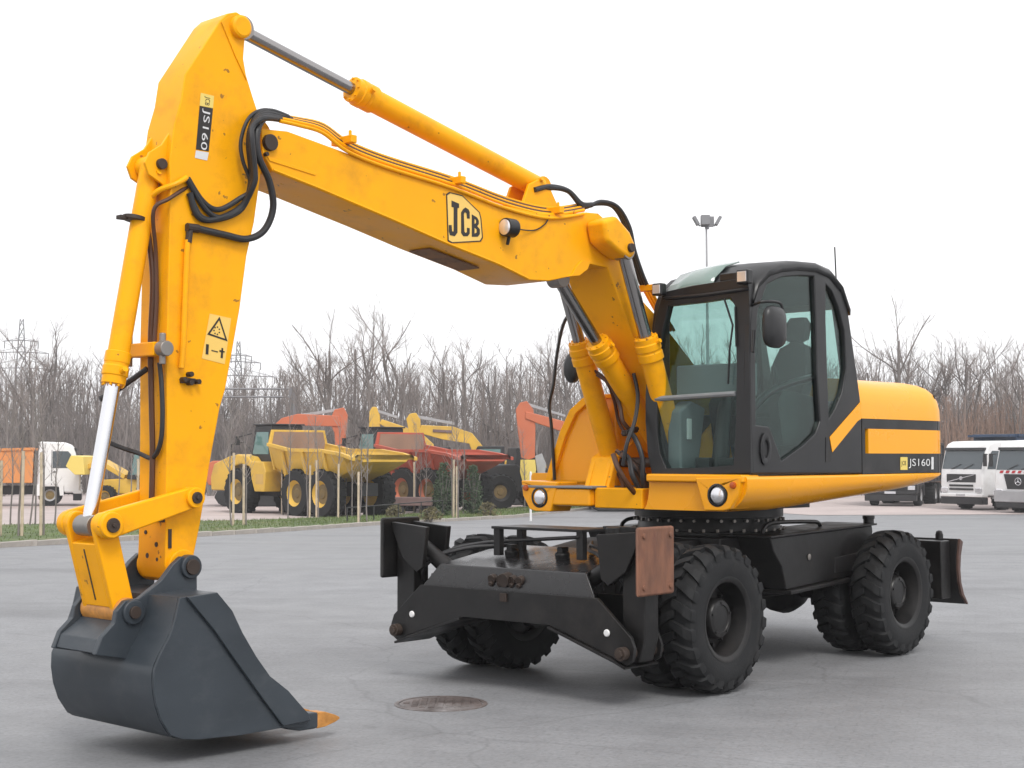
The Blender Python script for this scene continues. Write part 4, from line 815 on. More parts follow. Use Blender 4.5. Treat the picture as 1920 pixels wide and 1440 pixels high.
# busy hardware round the boom foot and small marks on the arm
for (pth, r_, m_) in (
    ([(1188, 700, 0.12), (1196, 742, 0.16), (1190, 790, 0.2), (1176, 830, 0.2), (1168, 872, 0.16)], 0.016, HOSE),
    ([(1178, 806, 0.1), (1192, 824, 0.14), (1204, 858, 0.2), (1206, 905, 0.2), (1216, 938, 0.16)], 0.021, HOSE),
    ([(1150, 852, 0.05), (1160, 880, 0.12), (1182, 915, 0.16), (1212, 946, 0.14)], 0.021, HOSEB),
    ([(1165, 848, 0.02), (1180, 862, 0.1), (1186, 892, 0.16), (1205, 925, 0.18), (1228, 944, 0.14)], 0.021, HOSE),
    ([(1100, 690, -0.30), (1122, 700, -0.24), (1140, 720, -0.2), (1152, 752, -0.2), (1160, 790, -0.2), (1172, 812, -0.12)], 0.014, HOSEB),
    ([(1118, 905, -0.42), (1126, 880, -0.40), (1142, 872, -0.34), (1158, 886, -0.24), (1170, 915, -0.1)], 0.016, HOSEB)):
    hose(pth, r_, m_)
for u, v, y in ((1134, 878, -0.44), (1150, 884, -0.44), (1142, 900, -0.44), (1182, 806, 0.0), (1168, 812, 0.0)):
    p = U3(y, u, v); mb = MB(); mb.cyl(p, p+Vector((0.0, 0.06, 0.0)), 0.026, 6); mb.cyl(p+Vector((0.03, 0.03, 0)), p+Vector((-0.05, 0.03, 0.01)), 0.018, 8); up(mb, 'hose_fitting', PINM)
mb = MB(); mb.prism([(1.12, 1.30), (0.98, 1.66), (0.90, 1.70), (0.96, 1.55), (1.02, 1.30)], 'y', -0.46, -0.20); up(mb, 'foot_gusset', YEL, 0.012)
mb = MB(); mb.tube([pv + d*0.18 + Vector((0.072, 0.0, 0.0)), pv + d*0.86 + Vector((0.074, 0.0, 0.0))], 0.006, 6)
def onfront(u, v): return U3(0.0, u, v)
dl = Vector((B2[0]-LK2[0], 0, B2[1]-LK2[1])); nl = Vector((-dl.z, 0, dl.x)).normalized(); nl = nl if nl.x > 0 else -nl; pv2 = Vector((LK2[0], 0, LK2[1]))
mb = MB(); mb.tube([pv2 + dl*0.25 + nl*0.069, pv2 + dl*0.84 + nl*0.069], 0.005, 6); up(mb, 'link_seam', PINM, 0, pl)
for v, yy, rr_ in ((975, 0.06, 0.014), (1000, -0.06, 0.012), (1022, 0.05, 0.015), (1044, -0.04, 0.016), (1050, 0.06, 0.012)):
    p = frontpt(v, yy, 0.0); mb = MB(); mb.cyl(p-Vector((0.01, 0, 0)), p+Vector((0.014, 0, 0)), rr_, 8); up(mb, 'front_bolt', PINM, 0, dip)
p = U3(DW, 318, 1010); mb = MB(); mb.box((p.x, DW+0.003, p.z), (0.022, 0.008, 0.11)); up(mb, 'side_slot_cover', PINM, 0.002, dip)
p = U3(DW, 300, 968); mb = MB(); mb.box(frontpt(968, 0.10, 0.004), (0.02, 0.06, 0.07)); up(mb, 'link_stop', PINM, 0.004, dip)
# grime-stained wear plate under the boom
wp = UY(BW, [(800, 447), (985, 527), (975, 528), (800, 451)])
mb = MB(); a0 = UY(BW, [(838, 459.5)])[0]; a1 = UY(BW, [(930, 496.5)])[0]
mb.loft([[(a0[0], y, a0[1]-0.004), (a1[0], y, a1[1]-0.004), (a1[0], y, a1[1]-0.012), (a0[0], y, a0[1]-0.012)] for y in (-0.16, 0.05)]); up(mb, 'wear_plate', BOOMG, 0, boom)
# ================================================================== SURROUNDINGS
def row_depth(v):      # distance at which the ground shows at photo row v
    a = -ray(960, v).z/ray(960, v).y
    Y = (CAM_H - LOW/(SLOPE_Y1-SLOPE_Y0)*(-1)*0)/a
    if Y <= SLOPE_Y0: return Y
    s = -LOW/(SLOPE_Y1-SLOPE_Y0); Y = (CAM_H - s*SLOPE_Y0)/(a - s) if a > s else 1e9
    return Y if Y <= SLOPE_Y1 else (CAM_H-LOW)/a
def gpt(u, v):
    Y = row_depth(v); return Vector(((u-960)/F_PX*Y*1.0, Y, gz(Y)))
GRASS = mat('verge_grass', (0.080, 0.115, 0.034), 0.9, var=0.35, vscale=1.2, bump=0.6, bscale=25, dirt=(0.20, 0.16, 0.09), dirt_amt=0.8, dscale=0.6)
BLADE = mat('grass_blade', (0.095, 0.140, 0.036), 0.8, var=0.3, vscale=0.8, dirt=(0.24, 0.20, 0.10), dirt_amt=0.7, dscale=0.5)
CONC = mat('kerb_concrete', (0.34, 0.31, 0.28), 0.85, var=0.18, vscale=3, bump=0.2, bscale=30, dirt=(0.16, 0.13, 0.10), dirt_amt=0.6, dscale=2)
PINK = mat('far_gravel', (0.40, 0.34, 0.325), 0.9, var=0.12, vscale=0.4, bump=0.2, bscale=8)
BARK = mat('bark', (0.185, 0.165, 0.156), 0.9, var=0.3, vscale=2)
TWIG = mat('twigs', (0.275, 0.238, 0.222), 0.9, var=0.2, vscale=0.6)
TWIGB = mat('undergrowth', (0.205, 0.180, 0.172), 0.95, var=0.3, vscale=0.25, dirt=(0.25, 0.19, 0.15), dirt_amt=0.8, dscale=0.05)
SOIL = mat('leaf_litter', (0.10, 0.078, 0.06), 0.95, var=0.3, vscale=0.3)
STAKE = mat('stake_wood', (0.50, 0.41, 0.30), 0.8, var=0.2, vscale=6)
ADTY = mat('dumper_yellow', (0.64, 0.39, 0.045), 0.5, var=0.12, vscale=0.8, dirt=(0.30, 0.20, 0.10), dirt_amt=0.5, dscale=0.7)
DUST = mat('dusty_bed', (0.26, 0.165, 0.115), 0.8, var=0.2, vscale=0.7)
TAN = mat('tan_yellow', (0.55, 0.34, 0.09), 0.6, var=0.15, vscale=0.7, dirt=(0.30, 0.19, 0.10), dirt_amt=0.6, dscale=0.6)
RED = mat('faded_red', (0.42, 0.075, 0.040), 0.55, var=0.15, vscale=0.8, dirt=(0.24, 0.09, 0.06), dirt_amt=0.6, dscale=0.6)
ORG = mat('orange_paint', (0.50, 0.135, 0.06), 0.5, var=0.12, vscale=0.9, dirt=(0.40, 0.16, 0.09), dirt_amt=0.5, dscale=0.9)
ORG2 = mat('tipper_orange', (0.62, 0.24, 0.07), 0.55, var=0.15, vscale=0.9, dirt=(0.45, 0.20, 0.09), dirt_amt=0.5, dscale=0.9)
TWHITE = mat('truck_white', (0.74, 0.74, 0.74), 0.35, var=0.04, vscale=0.8, dirt=(0.45, 0.42, 0.38), dirt_amt=0.35, dscale=1.2)
TBLUE = mat('tipper_blue', (0.022, 0.045, 0.09), 0.5, var=0.15, vscale=1)
TRED = mat('truck_red', (0.45, 0.02, 0.03), 0.4)
TDARK = mat('truck_dark', (0.020, 0.020, 0.022), 0.6, var=0.2, vscale=2)
TGLASS = mat('far_glass', (0.06, 0.075, 0.085), 0.08, coat=0.3)
TGREEN = mat('greenish_glass', (0.12, 0.22, 0.21), 0.08, coat=0.3)
LGREY = mat('light_grey', (0.33, 0.33, 0.34), 0.5, var=0.1)
BROWNP = mat('brown_plate', (0.15, 0.098, 0.092), 0.7, var=0.2, vscale=2)
LEAF = mat('evergreen_leaf', (0.030, 0.052, 0.020), 0.7, var=0.4, vscale=3)

# ---------------------------------------------------------------- verge, kerb and far yard
kn = [(-14.5, 20.0), gpt(0, 1027), gpt(250, 1013), gpt(480, 1000), gpt(700, 985), gpt(960, 971), (3.0, 66.0), (7.0, 78.0)]
kn = [(p[0], p[1]) for p in kn]
fr_ = [(-30, 34), (gpt(0, 990).x, gpt(0, 990).y), (gpt(480, 980).x, gpt(480, 980).y), (gpt(760, 968).x, gpt(760, 968).y), (gpt(960, 957).x, gpt(960, 957).y), (2.6, 74.0), (5.5, 84.0)]
def densify(L, step=1.5):
    o = []
    for i in range(len(L)-1):
        a = Vector(L[i]); b = Vector(L[i+1]); n = max(1, int((b-a).length/step))
        for k in range(n): q = a+(b-a)*k/n; o.append((q.x, q.y))
    o.append(tuple(L[-1])); return o
def sheet(near, far, n, h, name, m):
    def samp(L, t):
        d = [0]
        for i in range(len(L)-1): d.append(d[-1]+(Vector(L[i+1])-Vector(L[i])).length)
        s = t*d[-1]
        for i in range(len(L)-1):
            if s <= d[i+1]+1e-9: f = (s-d[i])/(d[i+1]-d[i]); return Vector(L[i])+(Vector(L[i+1])-Vector(L[i]))*f
        return Vector(L[-1])
    mb = MB(); K = 5; vs_ = []
    for i in range(n+1):
        a = samp(near, i/n); b = samp(far, i/n)
        for k in range(K+1): q = a+(b-a)*k/K; vs_.append((q.x, q.y, gz(q.y)+h))
    mb.add(vs_, [(i*(K+1)+k, (i+1)*(K+1)+k, (i+1)*(K+1)+k+1, i*(K+1)+k+1) for i in range(n) for k in range(K)])
    o = mb.build(name, m, ang=60); tag(o, kind='structure'); return o, samp
verge, samp = sheet(kn, fr_, 60, 0.10, 'grass_verge', GRASS)
far = [(x-70, y+70) for x, y in fr_]
fyard, _ = sheet([(x, y) for x, y in fr_], [(-110, 60), (-100, 110), (-60, 130), (-30, 135), (0, 135), (40, 135), (80, 130)], 60, 0.012, 'gravel_yard', PINK)
mb = MB(); mb.add([(5.6, 76.0, LOW+0.012), (12, 60.5, LOW+0.012), (26, 62.0, LOW+0.012), (70, 66, LOW+0.012), (140, 120, LOW+0.012), (60, 135, LOW+0.012), (5.6, 84.2, LOW+0.012)], [(0, 1, 2, 3, 4, 5, 6)])
o = mb.build('truck_park', PINK); tag(o, kind='structure')
rnd = random.Random(5)
kd = densify(kn, 1.0)
for i in range(len(kd)-1):
    a = Vector(kd[i]); b = Vector(kd[i+1]); d = (b-a); L_ = d.length; c = (a+b)/2
    mb = MB(); mb.box((0, 0, 0), (L_-0.012, 0.15, 0.26)); o = mb.build('kerb_stone', CONC, verge, 0.012, loc=(c.x, c.y, gz(c.y)-0.02+rnd.uniform(-0.008, 0.008)), rotz=atan2(d.y, d.x)+rnd.uniform(-0.006, 0.006))
mb = MB()
for i in range(16000):
    t = rnd.random()**0.8; a = samp(kn, t); b = samp(fr_, t); q = a+(b-a)*rnd.uniform(0.03, 1); h = rnd.uniform(0.03, 0.10); an = rnd.uniform(0, 6.28); w_ = 0.012
    z = gz(q.y)+0.095; dx, dy = cos(an)*w_, sin(an)*w_
    mb.add([(q.x-dx, q.y-dy, z), (q.x+dx, q.y+dy, z), (q.x+rnd.uniform(-.04, .04), q.y+rnd.uniform(-.04, .04), z+h)], [(0, 1, 2)])
o = mb.build('grass', BLADE, smooth=False, recalc=False); tag(o, 'short patchy grass on the verge', 'grass', kind='stuff')

# ---------------------------------------------------------------- bare trees
def make_tree(seed, forks=1, spread=1.0, dense=1.0):
    r = random.Random(seed); tr = MB(); cr = MB()
    def branch(p, d, L, rad, lev):
        n = 4 if lev < 2 else 3; pts = [p]; rs = [rad]; q = p; dd = d
        for k in range(n):
            j = 0.10 if lev == 0 else 0.22
            dd = (dd + Vector((r.gauss(0, j), r.gauss(0, j), r.gauss(0.05, j*0.6) + (0.10 if lev else 0)))).normalized(); q = q + dd*L/n; pts.append(q); rs.append(rad*(1-(k+1)/n*(0.62 if lev < 3 else 0.7)))
        (tr if lev < 2 else cr).tube(pts, rs, 6 if lev < 1 else (4 if lev < 2 else 3), cap=False)
        if lev >= 4: return
        nb = (int(9*dense), int(7*dense), int(6*dense), 4)[lev]
        for b in range(nb):
            t = r.uniform(0.30 if lev == 0 else 0.2, 1.0); k = min(int(t*n), n-1); f = t*n-k; s = pts[k]+(pts[k+1]-pts[k])*f; rr = rs[k]+(rs[k+1]-rs[k])*f
            ax = dd.orthogonal().normalized(); ax.rotate(Quaternion(dd, r.uniform(0, 6.28))); ang = r.uniform(0.35, 0.75)*spread
            nd = (pts[k+1]-pts[k]).normalized(); nd = (nd*cos(ang)+ax*sin(ang)).normalized()
            branch(s, nd, L*r.uniform(0.34, 0.58)*(1.15-0.45*t), rr*r.uniform(0.45, 0.68), lev+1)
    if forks == 1: branch(Vector((0, 0, -0.02)), Vector((r.gauss(0, .03), r.gauss(0, .03), 1)), 0.88, 0.0165, 0)
    else:
        for k in range(forks):
            a = 6.28*k/forks+r.uniform(-.4, .4); branch(Vector((0.01*cos(a), 0.01*sin(a), -0.02)), Vector((0.22*cos(a), 0.22*sin(a), 1)).normalized(), 0.80*r.uniform(0.8, 1.05), 0.013, 0)
    return tr.mesh('tree_trunk', BARK, recalc=False, ang=180), cr.mesh('tree_crown', TWIG, recalc=False, ang=180)
PROT = [make_tree(11), make_tree(23, 1, 1.15), make_tree(37, 2, 1.0, 0.85), make_tree(41, 3, 0.95, 0.75), make_tree(59, 1, 0.8, 0.9), make_tree(67, 2, 1.2, 0.85)]
def tree(u, vtop, Y, kind, label, group):
    h = (z_at(vtop, Y)-LOW); o = empty('bare_tree', (at(u, Y), Y, LOW), rnd.uniform(0, 6.28)); o.scale = (h*rnd.uniform(0.9, 1.15), h*rnd.uniform(0.9, 1.15), h)
    tag(o, label, 'tree', group)
    for nm, me in (('trunk', PROT[kind][0]), ('crown', PROT[kind][1])):
        c = bpy.data.objects.new(nm, me); COL.objects.link(c); c.parent = o
    return o
GRP_L = ('bare grey tree in the row behind the orange and white lorry', 'bare trees behind the orange tipper lorry')
GRP_M = ('tall bare tree standing above the row of dumpers and booms', 'bare trees behind the dumpers')
GRP_C = ('bare tree seen behind the cab and boom of the excavator', 'bare trees behind the excavator')
GRP_R = ('bare greyish tree behind the white trucks', 'bare trees behind the white trucks')
OWN = {(646, 590): 'tallest bare tree of the wood, above the folded orange excavator arm', (1628, 572): 'very tall slim bare tree rising beside the cab above the engine hood', (1688, 592): 'tall bare tree rising over the rounded end of the engine hood', (782, 603): 'tall bare tree rising right above the yellow boom with lettering', (1048, 630): 'tall bare tree behind the raised orange boom and the hanging black stalk', (70, 650): 'bare tree just beside the lattice pylon and above the orange tipper'}
TL = [(8, 690), (32, 672), (70, 650), (100, 640), (128, 645), (160, 640), (190, 668), (228, 690), (262, 700)]
TM = [(395, 705), (430, 700), (470, 690), (505, 700), (545, 690), (580, 650), (612, 612), (646, 590), (672, 628), (700, 606), (735, 604), (758, 625), (782, 603), (806, 640), (838, 662), (868, 655), (893, 642), (920, 655), (948, 648), (972, 668), (1000, 660), (1024, 652), (1048, 630), (1075, 655), (1095, 650)]
TC = [(1130, 650), (1175, 640), (1225, 655), (1270, 660), (1310, 640), (1355, 650), (1400, 660), (1445, 640), (1490, 655), (1535, 650), (1580, 655)]
TRr = [(1628, 572), (1655, 640), (1688, 592), (1712, 612), (1738, 655), (1766, 655), (1792, 648), (1822, 668), (1848, 655), (1876, 662), (1905, 668), (1935, 660)]
for L_, (lb, gp) in ((TL, GRP_L), (TM, GRP_M), (TC, GRP_C), (TRr, GRP_R)):
    for i, (u, v) in enumerate(L_):
        own = OWN.get((u, v)); tree(u, v, rnd.uniform(88, 104), rnd.randrange(6), own or lb, None if own else gp)
# the wood behind: one mass of thin stems and twigs
mb = MB(); r = random.Random(99)
def stem(x, y, h, rad, nb, lean=0.05):
    top = Vector((x+r.gauss(0, lean)*h, y, LOW+h)); b0 = Vector((x, y, LOW-0.1)); mid = (b0+top)/2+Vector((r.gauss(0, .15), 0, 0))
    mb.tube([b0, mid, top], [rad, rad*0.7, rad*0.15], 3, cap=False)
    for k in range(nb):
        t = r.uniform(0.15, 0.97); s = b0+(top-b0)*t; L_ = h*r.uniform(0.10, 0.30)*(1.2-0.7*t); a = r.uniform(0, 6.28); e = s+Vector((cos(a)*0.6*L_, sin(a)*0.4*L_, L_*r.uniform(0.5, 0.95)))
        mb.tube([s, e], [rad*0.42*(1.1-t*0.7), rad*0.10], 3, cap=False)
        for j in range(3):
            s2 = s+(e-s)*r.uniform(0.3, 1); a = r.uniform(0, 6.28); l2 = L_*r.uniform(0.3, 0.6); mb.tube([s2, s2+Vector((cos(a)*0.5*l2, sin(a)*0.4*l2, l2*0.8))], [rad*0.2, rad*0.07], 3, cap=False)
def WT(u):
    K = ((-900, 690), (60, 690), (150, 690), (260, 725), (420, 722), (540, 705), (640, 690), (800, 690), (900, 690), (1100, 688), (1600, 700), (1760, 700), (1850, 682), (2700, 690))
    for (a, va), (b, vb) in zip(K, K[1:]):
        if a <= u <= b: return va+(vb-va)*(u-a)/(b-a)
    return 700
for i in range(880):
    Y = r.uniform(100, 138); u = r.uniform(-700, 2600); hh = (z_at(r.gauss(WT(u), 14), Y)-LOW)
    stem(at(u, Y), Y, hh, hh*0.011, 13)
for i in range(11500):
    Y = r.uniform(90, 130); u = r.uniform(-700, 2600); stem(at(u, Y), Y, r.uniform(1.5, 6.6), 0.045, 3, 0.12)
mb_w = mb; mb = MB()
for i in range(1500):
    Y = r.uniform(86, 104); u = r.uniform(1735, 2120); stem(at(u, Y), Y, r.uniform(2.2, 6.2), 0.045, 5, 0.14)
BRWN = mat('brown_thicket', (0.27, 0.185, 0.145), 0.95, var=0.3, vscale=0.4)
o = mb.build('thicket', BRWN, ang=180, recalc=False); tag(o, 'reddish brown leafless thicket behind the white trucks', 'thicket', kind='stuff')
mb = mb_w
o = mb.build('woodland', TWIGB, ang=180, recalc=False); tag(o, 'dense leafless grey wood behind the yard', 'woodland', kind='stuff')
# rising ground under the wood
mb = MB(); rows = []; 
for j, (Y, z) in enumerate(((104, LOW-0.3), (112, LOW+1.2), (124, LOW+3.2), (140, LOW+5.0), (170, LOW+5.6), (300, LOW+5.8))):
    rows.append([(x, Y+2.5*sin(x*0.07+j), z+0.5*sin(x*0.11+j*1.3)+0.3*sin(x*0.31)) for x in range(-160, 161, 4)])
mb.loft(rows, cap=False, closed=False); o = mb.build('wooded_bank', SOIL, ang=180, recalc=False); tag(o, kind='structure')

# ---------------------------------------------------------------- saplings with stakes on the verge
def sapling_meshes(seed):
    r = random.Random(seed); t = MB(); c = MB(); H = 3.4; pts = [Vector((0, 0, -0.1))]
    for k in range(6): pts.append(pts[-1]+Vector((r.gauss(0, .03), r.gauss(0, .03), H/6)))
    t.tube(pts, [0.026, 0.024, 0.021, 0.018, 0.014, 0.010, 0.005], 6, cap=False)
    for k in range(26):
        f = r.uniform(0.35, 0.98)*6; i = min(int(f), 5); s = pts[i]+(pts[i+1]-pts[i])*(f-i); a = r.uniform(0, 6.28); L_ = r.uniform(0.25, 0.75); e = s+Vector((cos(a)*L_*0.55, sin(a)*L_*0.55, L_*0.8)); c.tube([s, (s+e)/2+Vector((r.gauss(0, .03), 0, 0)), e], [0.008, 0.006, 0.002], 3, cap=False)
        for j in range(2): a = r.uniform(0, 6.28); s2 = s+(e-s)*r.uniform(.3, .9); c.tube([s2, s2+Vector((cos(a)*0.12, sin(a)*0.12, 0.2))], [0.004, 0.001], 3, cap=False)
    return t.mesh('sapling_stem', BARK, recalc=False, ang=180), c.mesh('sapling_twigs', TWIG, recalc=False, ang=180)
SAP = [sapling_meshes(s) for s in (3, 8, 15)]
stk = MB(); stk.tube([(0, 0, -0.2), (0.005, 0, 0.9), (0.01, 0, 1.85)], 0.036, 8); stk.cyl((0.0095, 0, 1.7), (0.0095, 0, 1.76), 0.041, 8); STK = stk.mesh('stake', STAKE)
SP = [(3, 1014, 2), (38, 1013, 2), (85, 1012, 2), (22, 992, 1), (58, 992, 1), (69, 990, 1), (105, 990, 1), (219, 975, 1), (247, 980, 1), (258, 992, 2),
      (436, 992, 2), (463, 991, 2), (532, 968, 2), (541, 978, 1), (549, 968, 2), (578, 976, 2), (586, 970, 1), (598, 974, 2), (633, 976, 2), (649, 972, 1), (661, 975, 1), (674, 986, 2), (689, 985, 1),
      (779, 962, 2), (787, 961, 1), (794, 962, 1), (848, 975, 2), (860, 976, 2), (869, 968, 1), (984, 958, 1)]
for i, (u, v, n) in enumerate(SP):
    p = gpt(u, v); left = u < 300
    o = empty('staked_sapling', (p.x, p.y, p.z+0.09), rnd.uniform(0, 6.28)); o.scale = (1, 1, rnd.uniform(0.85, 1.15))
    if n == 2: tag(o, 'young sapling tied to a pale stake on the verge ' + ('by the orange tipper lorry' if left else 'in front of the dumpers'), 'sapling', 'pale staked saplings ' + ('by the tipper' if left else 'by the dumpers'))
    else: tag(o, 'thin bare sapling without a stake on the verge ' + ('by the orange tipper lorry' if left else 'in front of the dumpers'), 'sapling', 'thin unstaked saplings ' + ('by the tipper' if left else 'by the dumpers'))
    for nm, me in (('trunk', SAP[i % 3][0]), ('twigs', SAP[i % 3][1])):
        c = bpy.data.objects.new(nm, me); COL.objects.link(c); c.parent = o
    if n == 2: c = bpy.data.objects.new('stake', STK); COL.objects.link(c); c.parent = o; c.location = (0.07, 0.0, 0)
p = gpt(995, 977); mb = MB(); mb.tube([(0, 0, -0.2), (0, 0, 1.6)], 0.04, 8); mb.lathe([(0.04, 0), (0.03, 0.03), (0.002, 0.05)], (0, 0, 1.6), (0, 0, 1), 8)
o = mb.build('marker_post', WHITE, loc=(p.x, p.y, p.z+0.09)); tag(o, 'white marker post on the grass beside the excavator headlamp', 'post')

# ---------------------------------------------------------------- shrubs
def shrub(u, v, w_, h_, label, n=900, m=LEAF, seed=1, name='evergreen_shrub'):
    p = gpt(u, v); r = random.Random(seed); o = empty(name, (p.x, p.y, p.z+0.09)); tag(o, label, 'shrub')
    t = MB()
    for k in range(7): a = r.uniform(0, 6.28); t.tube([(0, 0, -0.1), (cos(a)*w_*.15, sin(a)*w_*.15, h_*.5), (cos(a)*w_*.3, sin(a)*w_*.3, h_*.85)], [0.03, 0.02, 0.006], 4, cap=False)
    t.build('stem', BARK, o, recalc=False)
    l = MB()
    for k in range(n):
        a = r.uniform(0, 6.28); z = r.uniform(0.02, 1); rad = w_/2*sqrt(r.random())*(0.75+0.35*sin(a*3+seed))*(1-0.75*z**2.2)+0.03
        c = Vector((cos(a)*rad, sin(a)*rad, z*h_)); d = Vector((r.gauss(0, 1), r.gauss(0, 1), r.gauss(0.4, 1))).normalized(); s_ = r.uniform(0.05, 0.13); q = d.orthogonal().normalized()*s_*0.35
        l.add([c-q, c+q, c+d*s_+q*0.2], [(0, 1, 2)])
    l.build('foliage', m, o, smooth=False, recalc=False)
shrub(832, 972, 1.15, 2.0, 'dark green conical shrub on the verge left of a pale stake', 1500, LEAF, 2)
shrub(888, 968, 1.0, 1.9, 'dark green conical shrub beside the big dark tyre', 1400, LEAF, 5)
DRY = mat('dry_leaf', (0.10, 0.085, 0.035), 0.8, var=0.4, vscale=3)
shrub(740, 975, 0.8, 0.45, 'low dry shrub in front of the brown ramp', 350, DRY, 7, 'dry_shrub'); shrub(915, 972, 0.9, 0.5, 'low brown shrub below the dark tyre', 350, DRY, 9, 'dry_shrub'); shrub(808, 980, 0.9, 0.4, 'low dry shrub at the foot of the green shrub', 350, DRY, 12, 'dry_shrub')

# ---------------------------------------------------------------- vehicles
HUBD = mat('hub_grime', (0.16, 0.11, 0.04), 0.7, var=0.3, vscale=3)
def far_wheel(parent, x, y, r, wd, rimm, s=1):
    mb = MB(); mb.lathe([(r*0.55, -wd/2), (r*0.92, -wd/2), (r, -wd*0.3), (r, wd*0.3), (r*0.92, wd/2), (r*0.55, wd/2)], (0, 0, 0), (0, 1, 0), 26, closed=True)
    N = 20
    for i in range(N):
        for sd in (-1, 1):
            a = 2*pi*(i+(0.5 if sd > 0 else 0))/N; c = Vector((r*0.99*sin(a), sd*wd*0.22, r*0.99*cos(a))); mb.box(c, (r*0.12, wd*0.42, r*0.08), Matrix.Rotation(a, 3, 'Y'))
    h = MB(); h.lathe([(r*0.16, wd*0.30), (r*0.20, wd*0.22), (r*0.30, wd*0.12), (r*0.46, wd*0.30), (r*0.56, wd*0.49), (r*0.56, -wd*0.4), (r*0.1, -wd*0.4)], (0, 0, 0), (0, s, 0), 24)
    o = h.build('wheel', rimm, parent, loc=(x, y, r)); mb.build('tyre', RUB, o)
    d = MB(); d.lathe([(r*0.05, wd*0.33), (r*0.17, wd*0.325), (r*0.22, wd*0.24), (r*0.31, wd*0.16), (r*0.40, wd*0.255)], (0, 0, 0), (0, s, 0), 20); d.build('hub', HUBD, o); return o
def vehicle(name, u, v, heading, label, cat, Y=None):
    p = gpt(u, v) if Y is None else Vector((at(u, Y), Y, gz(Y)))
    o = empty(name, (p.x, p.y, p.z), heading); tag(o, label, cat); return o
def articulated_dumper(u, Y, heading, mcol, mbed, mrim, label):
    o = vehicle('articulated_dumper', u, 0, heading, label, 'dumper', Y)
    # local x forward, origin between the rear axles
    for x in (0.85, -0.85, 5.0):
        for s in (1, -1): far_wheel(o, x, s*1.18, 0.93, 0.62, mrim, s)
    mb = MB(); mb.bb(-2.0, 4.0, -0.42, 0.42, 0.85, 1.35); mb.bb(3.2, 6.8, -0.7, 0.7, 0.75, 1.35); mb.build('chassis', TDARK, o, 0.03)
    mb = MB(); mb.prism([(4.15, 1.75), (4.15, 2.05), (4.5, 2.35), (5.3, 2.45), (6.0, 2.35), (7.1, 2.05), (7.35, 1.5), (7.3, 0.95), (6.2, 0.95), (5.95, 1.5), (5.6, 1.95), (5.0, 2.05), (4.45, 1.95)], 'y', -1.25, 1.25); mb.build('bonnet', mcol, o, 0.06)
    mb = MB(); mb.prism([(3.15, 0.95), (3.05, 1.75), (3.25, 2.15), (4.2, 2.15), (4.10, 1.5), (3.85, 0.95)], 'y', 0.55, 1.35); mb.prism([(3.15, 0.95), (3.05, 1.75), (3.25, 2.15), (4.2, 2.15), (4.10, 1.5), (3.85, 0.95)], 'y', -1.35, -0.55); mb.build('battery_box', mcol, o, 0.04)
    mb = MB(); mb.bb(3.2, 3.75, 1.352, 1.36, 1.25, 1.65); mb.build('step_grille', TAN, o)
    win = [(3.75, 2.45), (3.75, 3.35), (4.62, 3.35), (4.9, 2.45)]
    mb = MB(); mb.prism([(3.5, 2.1), (3.5, 3.62), (4.75, 3.62), (5.1, 2.1)], 'y', -0.75, 0.75); cb = mb.build('cab', TDARK, o, 0.05)
    for s in (1, -1): mb = MB(); mb.prism(win, 'y', s*0.752, s*0.765); mb.build('side_window', TGREEN, cb)
    mb = MB(); mb.box((3.49, 0, 2.95), (0.02, 1.1, 0.75)); mb.build('rear_window', TGREEN, cb)
    mb = MB(); mb.box((4.12, 0, 3.65), (1.4, 1.6, 0.06)); mb.build('cab_roof', TDARK, cb, 0.02)
    for s in (1, -1):
        mb = MB(); mb.tube([(5.9, s*1.15, 2.35), (5.9, s*1.15, 2.85), (4.9, s*1.15, 2.95), (4.3, s*1.15, 2.45)], 0.025, 6); mb.build('handrail', TDARK, o)
        mb = MB(); mb.box((5.2, s*1.30, 3.0), (0.08, 0.20, 0.36)); mb.tube([(4.9, s*0.8, 3.3), (5.2, s*1.28, 3.15)], 0.025, 5); mb.build('mirror', TDARK, o)
        mb = MB(); mb.box((7.30, s*0.85, 1.75), (0.08, 0.3, 0.2)); mb.build('headlamp', LENS, o, 0.02)
    mb = MB(); mb.cyl((5.0, -0.9, 2.3), (5.0, -0.9, 3.1), 0.07, 10); mb.build('exhaust', TDARK, o)
    # dump body: flared open trough
    def sec(x, zb, zt, wb, wt): return [(x, -wt, zt), (x, -wb, zb+0.25), (x, -wb*0.8, zb), (x, wb*0.8, zb), (x, wb, zb+0.25), (x, wt, zt), (x, wt-0.09, zt), (x, wb-0.08, zb+0.30), (x, wb*0.76, zb+0.10), (x, -wb*0.76, zb+0.10), (x, -wb+0.08, zb+0.30), (x, -wt+0.09, zt)]
    mb = MB(); mb.loft([sec(2.75, 1.75, 2.85, 1.15, 1.42), sec(1.2, 1.35, 2.62, 1.20, 1.48), sec(-0.8, 1.38, 2.60, 1.22, 1.50), sec(-2.2, 1.85, 2.45, 1.25, 1.50), sec(-2.95, 2.15, 2.28, 1.28, 1.50)])
    bd = mb.build('dump_body', mbed, o, 0.02, loc=(0, 0, 0))
    mb = MB(); mb.prism([(-1.15, 1.82), (1.15, 1.82), (1.42, 2.85), (1.28, 3.42), (-1.28, 3.42), (-1.42, 2.85)], 'x', 2.70, 2.80); mb.build('headboard', mbed, bd, 0.02)
    mb = MB(); mb.prism([(-1.05, 1.92), (1.05, 1.92), (1.28, 2.85), (1.18, 3.34), (-1.18, 3.34), (-1.28, 2.85)], 'x', 2.685, 2.699); mb.build('worn_headboard', DUST, bd)
